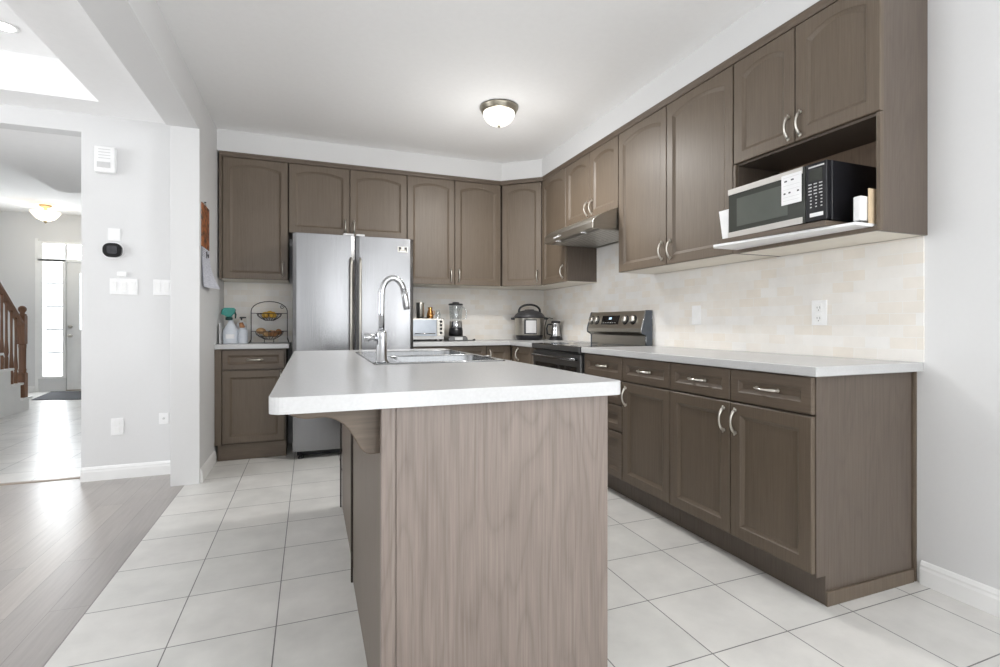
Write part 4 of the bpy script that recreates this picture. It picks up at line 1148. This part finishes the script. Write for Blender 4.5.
mb = MB(); mb.tube([(XL + 0.004, 3.96, 1.905), (XL + 0.006, 4.01, 1.926), (XL + 0.004, 4.06, 1.905)], 0.0015, 6); mb.build('hanging_loop', M['black'], cal)


# ------------------------------------------------------------------ wall plates
def plateR(label, y, z, kind='outlet'):
    t = thing('wall_outlet', label, 'outlet', (XW - 0.008, y, z))
    x = XW - 0.0085
    MB().box(x - 0.006, x, y - 0.040, y + 0.040, z - 0.062, z + 0.062).build('cover_plate', M['white_plastic'], t, 0.003, 2)
    if kind == 'outlet':
        for dz_ in (0.026, -0.026):
            MB().box(x - 0.009, x - 0.0062, y - 0.017, y + 0.017, z + dz_ - 0.019, z + dz_ + 0.019).build('socket', M['trim'], t, 0.002)
            mb = MB(); mb.box(x - 0.0096, x - 0.0089, y - 0.008, y - 0.006, z + dz_ - 0.006, z + dz_ + 0.006); mb.box(x - 0.0096, x - 0.0089, y + 0.006, y + 0.008, z + dz_ - 0.005, z + dz_ + 0.005)
            mb.cyl((x - 0.0096, y, z + dz_ - 0.013), 0.0025, 0.0007, 'x', 8); mb.build('slots', M['print'], t)
    else:
        MB().box(x - 0.010, x - 0.0062, y - 0.016, y + 0.016, z - 0.033, z + 0.033).build('rocker', M['trim'], t, 0.002)
    return t


plateR('white duplex outlet on the backsplash nearer the open end of the counter', 1.746, 1.128)
plateR('white rocker switch plate on the backsplash nearer the range', 2.586, 1.131, 'switch')


def plateH(name, label, cat, x0, x1, z0, z1, gang=1, kind='switch'):
    t = thing(name, label, cat, ((x0 + x1) / 2, YH, (z0 + z1) / 2)); y = YH - 0.0005
    MB().box(x0, x1, y - 0.006, y, z0, z1).build('cover_plate', M['white_plastic'], t, 0.002)
    gw = (x1 - x0) / gang; cz = (z0 + z1) / 2
    for g_ in range(gang):
        xc = x0 + gw * (g_ + 0.5)
        if kind == 'switch': MB().box(xc - 0.015, xc + 0.015, y - 0.010, y - 0.0062, cz - 0.033, cz + 0.033).build('rocker', M['trim'], t, 0.002)
        elif kind == 'outlet':
            for dz_ in (0.024, -0.024): MB().box(xc - 0.015, xc + 0.015, y - 0.009, y - 0.0062, cz + dz_ - 0.016, cz + dz_ + 0.016).build('socket', M['trim'], t, 0.002)
        elif kind == 'jack': MB().cyl((xc, y - 0.012, cz), 0.008, 0.006, 'y', 12).build('jack', M['plate_grey'], t)
    return t


plateH('light_switch', 'wide white three-gang switch plate below the black thermostat', 'switch', -1.288, -1.126, 1.277, 1.389, 3)
plateH('light_switch', 'white two-gang switch plate next to the white column', 'switch', -1.034, -0.925, 1.277, 1.389, 2)
plateH('wall_outlet', 'low white outlet on the hall wall above the baseboard', 'outlet', -1.281, -1.209, 0.303, 0.420, 1, 'outlet')
plateH('coax_plate', 'low white cable plate beside the column', 'wall plate', -1.000, -0.940, 0.360, 0.440, 1, 'jack')
plateH('blank_plate', 'plain white plate right above the black thermostat', 'wall plate', -1.298, -1.228, 1.650, 1.735, 1, 'none')
t = thing('thermostat', 'rounded black thermostat on the hall wall', 'thermostat', (-1.268, YH, 1.582))
MB().prism([(p[0], p[1]) for p in rounded(-1.329, -1.207, 1.526, 1.638, 0.045)], 'y', YH - 0.006, YH - 0.0005).build('wall_plate', M['white_plastic'], t)
MB().prism([(p[0], p[1]) for p in rounded(-1.324, -1.212, 1.533, 1.631, 0.042)], 'y', YH - 0.028, YH - 0.0065).build('case', M['black_gloss'], t, 0.003)
MB().prism([(p[0], p[1]) for p in rounded(-1.298, -1.240, 1.556, 1.612, 0.012)], 'y', YH - 0.0288, YH - 0.0282).build('screen', M['print'], t)
t = thing('door_chime', 'white slatted door chime box high on the hall wall', 'chime', (-1.302, YH, 2.2))
MB().box(-1.366, -1.246, YH - 0.045, YH - 0.0005, 2.108, 2.285).build('cover', M['white_plastic'], t, 0.008, 3)
mb = MB()
for k in range(4): mb.box(-1.340, -1.272, YH - 0.0465, YH - 0.0452, 2.262 - k * 0.020, 2.266 - k * 0.020)
mb.build('slots', M['plate_grey'], t)
MB().box(-1.348, -1.272, YH - 0.0475, YH - 0.0452, 2.140, 2.178).build('speaker_panel', M['plate_grey'], t, 0.002)
t = thing('small_sensor', 'tiny white plastic sensor just above the three-gang switch', 'sensor', (-1.25, YH, 1.42))
MB().box(-1.245, -1.188, YH - 0.016, YH - 0.0005, 1.402, 1.436).build('case', M['white_plastic'], t, 0.006, 3)

# ------------------------------------------------------------------ kitchen ceiling lamp
LX, LY = 1.272, 3.355
lt = thing('ceiling_light', 'flush dome ceiling light with pewter ring over the kitchen', 'ceiling light', (LX, LY, KC))
MB().lathe([(0.120, 0.0), (0.138, -0.004), (0.138, -0.014), (0.130, -0.022), (0.128, -0.034), (0.118, -0.044), (0.110, -0.040)], (LX, LY, KC), 40).build('ring', M['pewter'], lt)
pr = [(0.113, -0.040)] + [(0.113 * math.cos(a), -0.044 - 0.090 * math.sin(a)) for a in [i * PI / 2 / 12 for i in range(12)]] + [(0.010, -0.134)]
MB().lathe(pr, (LX, LY, KC), 40).build('glass_dome', M['lamp_glass'], lt)
MB().lathe([(0.012, 0), (0.013, -0.004), (0.008, -0.012), (0.004, -0.016)], (LX, LY, KC - 0.1335), 14).build('finial', M['pewter'], lt)
pl = bpy.data.lights.new('kitchen_lamp_light', 'AREA'); pl.shape = 'DISK'; pl.size = 0.20; pl.energy = 24; pl.color = (1, 0.985, 0.96)
o = bpy.data.objects.new('kitchen_lamp_light', pl); C.objects.link(o); o.location = (LX, LY, KC - 0.165)
pl = bpy.data.lights.new('kitchen_added_fill', 'POINT'); pl.energy = 11; pl.color = (1, 0.985, 0.96); pl.shadow_soft_size = 0.12  # added fill floating below the lamp, for bulkhead, ceiling and cabinets
o = bpy.data.objects.new('kitchen_added_fill', pl); C.objects.link(o); o.location = (LX, LY, KC - 0.68)
# foyer lamp
HX, HY_ = -0.392 * 9.3, 9.3
ft_ = thing('foyer_light', 'alabaster bowl ceiling light with brass fittings in the foyer', 'ceiling light', (HX, HY_, FC))
MB().lathe([(0.07, 0), (0.075, -0.012), (0.05, -0.03), (0.018, -0.04), (0.015, -0.235)], (HX, HY_, FC), 24).build('canopy', M['pewter'], ft_)
MB().lathe([(0.178, -0.100), (0.178, -0.106), (0.150, -0.150), (0.11, -0.200), (0.05, -0.232), (0.02, -0.238), (0.02, -0.233), (0.10, -0.194), (0.142, -0.146), (0.170, -0.100)], (HX, HY_, FC), 36).build('glass_bowl', M['lamp_glass_warm'], ft_)
MB().lathe([(0.022, -0.238), (0.024, -0.246), (0.010, -0.262), (0.003, -0.270)], (HX, HY_, FC), 14).build('finial', M['bronze'], ft_)
pl = bpy.data.lights.new('foyer_lamp_light', 'POINT'); pl.energy = 6; pl.color = (1, 0.97, 0.86); pl.shadow_soft_size = 0.12
o = bpy.data.objects.new('foyer_lamp_light', pl); C.objects.link(o); o.location = (HX, HY_, FC - 0.62)
# recessed light in the tray
rl = thing('recessed_light', 'lit recessed pot light in the raised tray ceiling', 'recessed light', (-1.600, 3.612, LC + 0.24))
MB().lathe([(0.065, -0.001), (0.065, -0.004), (0.048, -0.006), (0.046, -0.003)], (-1.600, 3.612, LC + 0.24), 24).build('trim_ring', M['white_plastic'], rl)
MB().lathe([(0.046, -0.0035), (0.044, -0.0075)], (-1.600, 3.612, LC + 0.24), 24).build('lens', M['pot'], rl)

# ------------------------------------------------------------------ foyer: door, sidelight, transom
def pane(n, x0, x1, z0, z1, bars):
    f = MB(); y0, y1 = DW - 0.03, DW + 0.10; t_ = 0.036
    f.box(x0 - 0.056, x0, y0, y1, z0 - t_, z1 + t_); f.box(x1, x1 + t_, y0, y1, z0 - t_, z1 + t_); f.box(x0, x1, y0, y1, z1, z1 + t_); f.box(x0, x1, y0, y1, z0 - t_, z0)
    o = struct(n, f, M['trim'])
    m_ = MB()
    for b_ in bars:
        if b_[0] == 'h': m_.box(x0, x1, DW + 0.01, DW + 0.03, b_[1] - 0.011, b_[1] + 0.011)
        else: m_.box(b_[1] - 0.018, b_[1] + 0.018, DW + 0.0, DW + 0.03, z0, z1)
    m_.build('muntin', M['plate_grey'], o)  # grey colour stands in for the backlit shade on the bars
    g = MB().box(x0, x1, DW + 0.036, DW + 0.042, z0, z1).build('glass_pane', M['glass'], o)
    return o


pane('window_1', -3.945, -3.692, 0.245, 2.065, [('h', 1.725), ('h', 1.355), ('h', 0.985), ('h', 0.615)])
pane('window_2', -3.945, -2.75, 2.112, 2.352, [('v', -3.655), ('v', -3.18)])
mb = MB(); ya, yb_ = DW + 0.02, DW + 0.065; mb.box(-3.654, -3.490, ya, yb_, 0.012, 2.072); mb.box(-2.90, -2.73, ya, yb_, 0.012, 2.072); mb.box(-3.490, -2.90, ya, yb_, 0.012, 0.98); mb.box(-3.490, -2.90, ya, yb_, 1.90, 2.072)
dr_ = struct('door_1', mb, M['trim'])
mb = MB()
for (x0, x1, z0, z1) in ((-3.56, -3.24, 0.14, 0.80), (-3.14, -2.83, 0.14, 0.80)):
    mb.box(x0, x1, DW + 0.012, DW + 0.0195, z0, z1)
mb.build('door_panel', M['trim'], dr_, 0.004)
MB().box(-3.490, -2.90, DW + 0.038, DW + 0.044, 0.98, 1.90).build('door_glass', M['glass'], dr_)
mb = MB(); mb.cyl((-3.605, DW - 0.01, 1.03), 0.026, 0.029, 'y', 16); mb.cyl((-3.605, DW - 0.012, 0.885), 0.028, 0.031, 'y', 16); mb.sphere((-3.605, DW - 0.035, 0.885), 0.028, 0.026, 0.028)
mb.build('door_knob', M['nickel'], dr_)
struct('trim_1', MB().box(-4.045, -4.001, DW - 0.018, DW - 0.0005, 0, 2.43), M['trim'], 0.002)
struct('trim_2', MB().box(-3.655, -2.73, DW - 0.01, DW + 0.10, 0.0, 0.0115), M['threshold'])
# mat
mb = MB(); mb.prism([(-3.66, 8.93), (-2.6, 8.62), (-2.6, 9.62), (-3.80, 9.88)], 'z', 0.0005, 0.010)
tag(mb.build('door_mat', M['mat'], None, 0.002), 'charcoal door mat on the foyer tiles before the front door', 'mat')

# ------------------------------------------------------------------ staircase
SXR = -3.30
st = thing('staircase', 'white closed-string staircase rising from the foyer floor', 'staircase', (-3.9, 7.5, 0))
ty = [8.00, 7.80, 7.585, 7.37, 7.155, 6.94, 6.725]; tz = [0.165, 0.355, 0.550, 0.742, 0.934, 1.126, 1.318]
mb = MB()
poly = [(ty[0], 0.0)]
for k in range(7):
    poly.append((ty[k], tz[k] - 0.028)); nxt = ty[k + 1] if k < 6 else ty[k] - 0.215
    poly.append((nxt, tz[k] - 0.028))
poly.append((ty[6] - 0.215, 0.0))
mb.prism(poly, 'x', -4.59, SXR)
mb.build('carriage', M['trim'], st)
for k in range(7):
    nxt = ty[k + 1] if k < 6 else ty[k] - 0.215
    MB().box(-4.59, SXR + 0.025, nxt, ty[k] + 0.028, tz[k] - 0.0275, tz[k]).build('tread', M['trim'], st, 0.008, 3)
# newel and rail
rl_ = thing('stair_railing', 'brown oak stair railing with round-topped newel post and turned balusters', 'railing', (SXR - 0.05, 7.88, tz[0]))
ny, nx = 7.885, SXR - 0.018
nw = MB(); nw.box(nx - 0.038, nx + 0.038, ny - 0.038, ny + 0.038, tz[0] + 0.0005, tz[0] + 0.30)
nw.lathe([(0.042, 0), (0.036, 0.02), (0.040, 0.04), (0.034, 0.06), (0.036, 0.30), (0.040, 0.34), (0.036, 0.36)], (nx, ny, tz[0] + 0.3005), 20)
nw.box(nx - 0.036, nx + 0.036, ny - 0.036, ny + 0.036, tz[0] + 0.660, tz[0] + 1.010)
nw.lathe([(0.040, 0), (0.044, 0.012), (0.022, 0.030), (0.026, 0.040), (0.042, 0.070), (0.040, 0.098), (0.024, 0.118), (0.005, 0.124)], (nx, ny, tz[0] + 1.0105), 20)
nw.build('newel_post', M['oak_rail'], rl_)
slope = (1.60 - 1.09) / (7.88 - 7.33)
rz = lambda y: 1.085 + (7.84 - y) * 0.905
mb = MB(); y1 = 6.75
vs = []
for y in (7.838, y1):
    z = rz(y)
    vs += [(nx - 0.032, y, z - 0.03), (nx + 0.032, y, z - 0.03), (nx + 0.036, y, z + 0.01), (nx + 0.020, y, z + 0.040), (nx - 0.020, y, z + 0.040), (nx - 0.036, y, z + 0.01)]
mb._add(vs, [(0, 1, 2, 3, 4, 5), (6, 7, 8, 9, 10, 11)] + [(i, (i + 1) % 6, 6 + (i + 1) % 6, 6 + i) for i in range(6)])
mb.build('handrail', M['oak_rail'], rl_, 0.004)
yb = []
for k in range(1, 6):
    yb += [ty[k] - 0.045, ty[k] - 0.150]
yb = [7.735, 7.640, 7.535, 7.440, 7.325, 7.225, 7.11, 7.01, 6.90, 6.80]
for y in yb:
    k = max(i for i in range(7) if ty[i] + 0.028 >= y)
    z0 = tz[k] + 0.0005; h_ = rz(y) - 0.03 - z0
    MB().lathe([(0.019, 0), (0.019, h_ * 0.16), (0.013, h_ * 0.18), (0.021, h_ * 0.24), (0.019, h_ * 0.30), (0.013, h_ * 0.42), (0.011, h_ * 0.7), (0.014, h_ * 0.96), (0.014, h_)], (nx, y, z0), 12).build('baluster', M['oak_rail'], rl_)
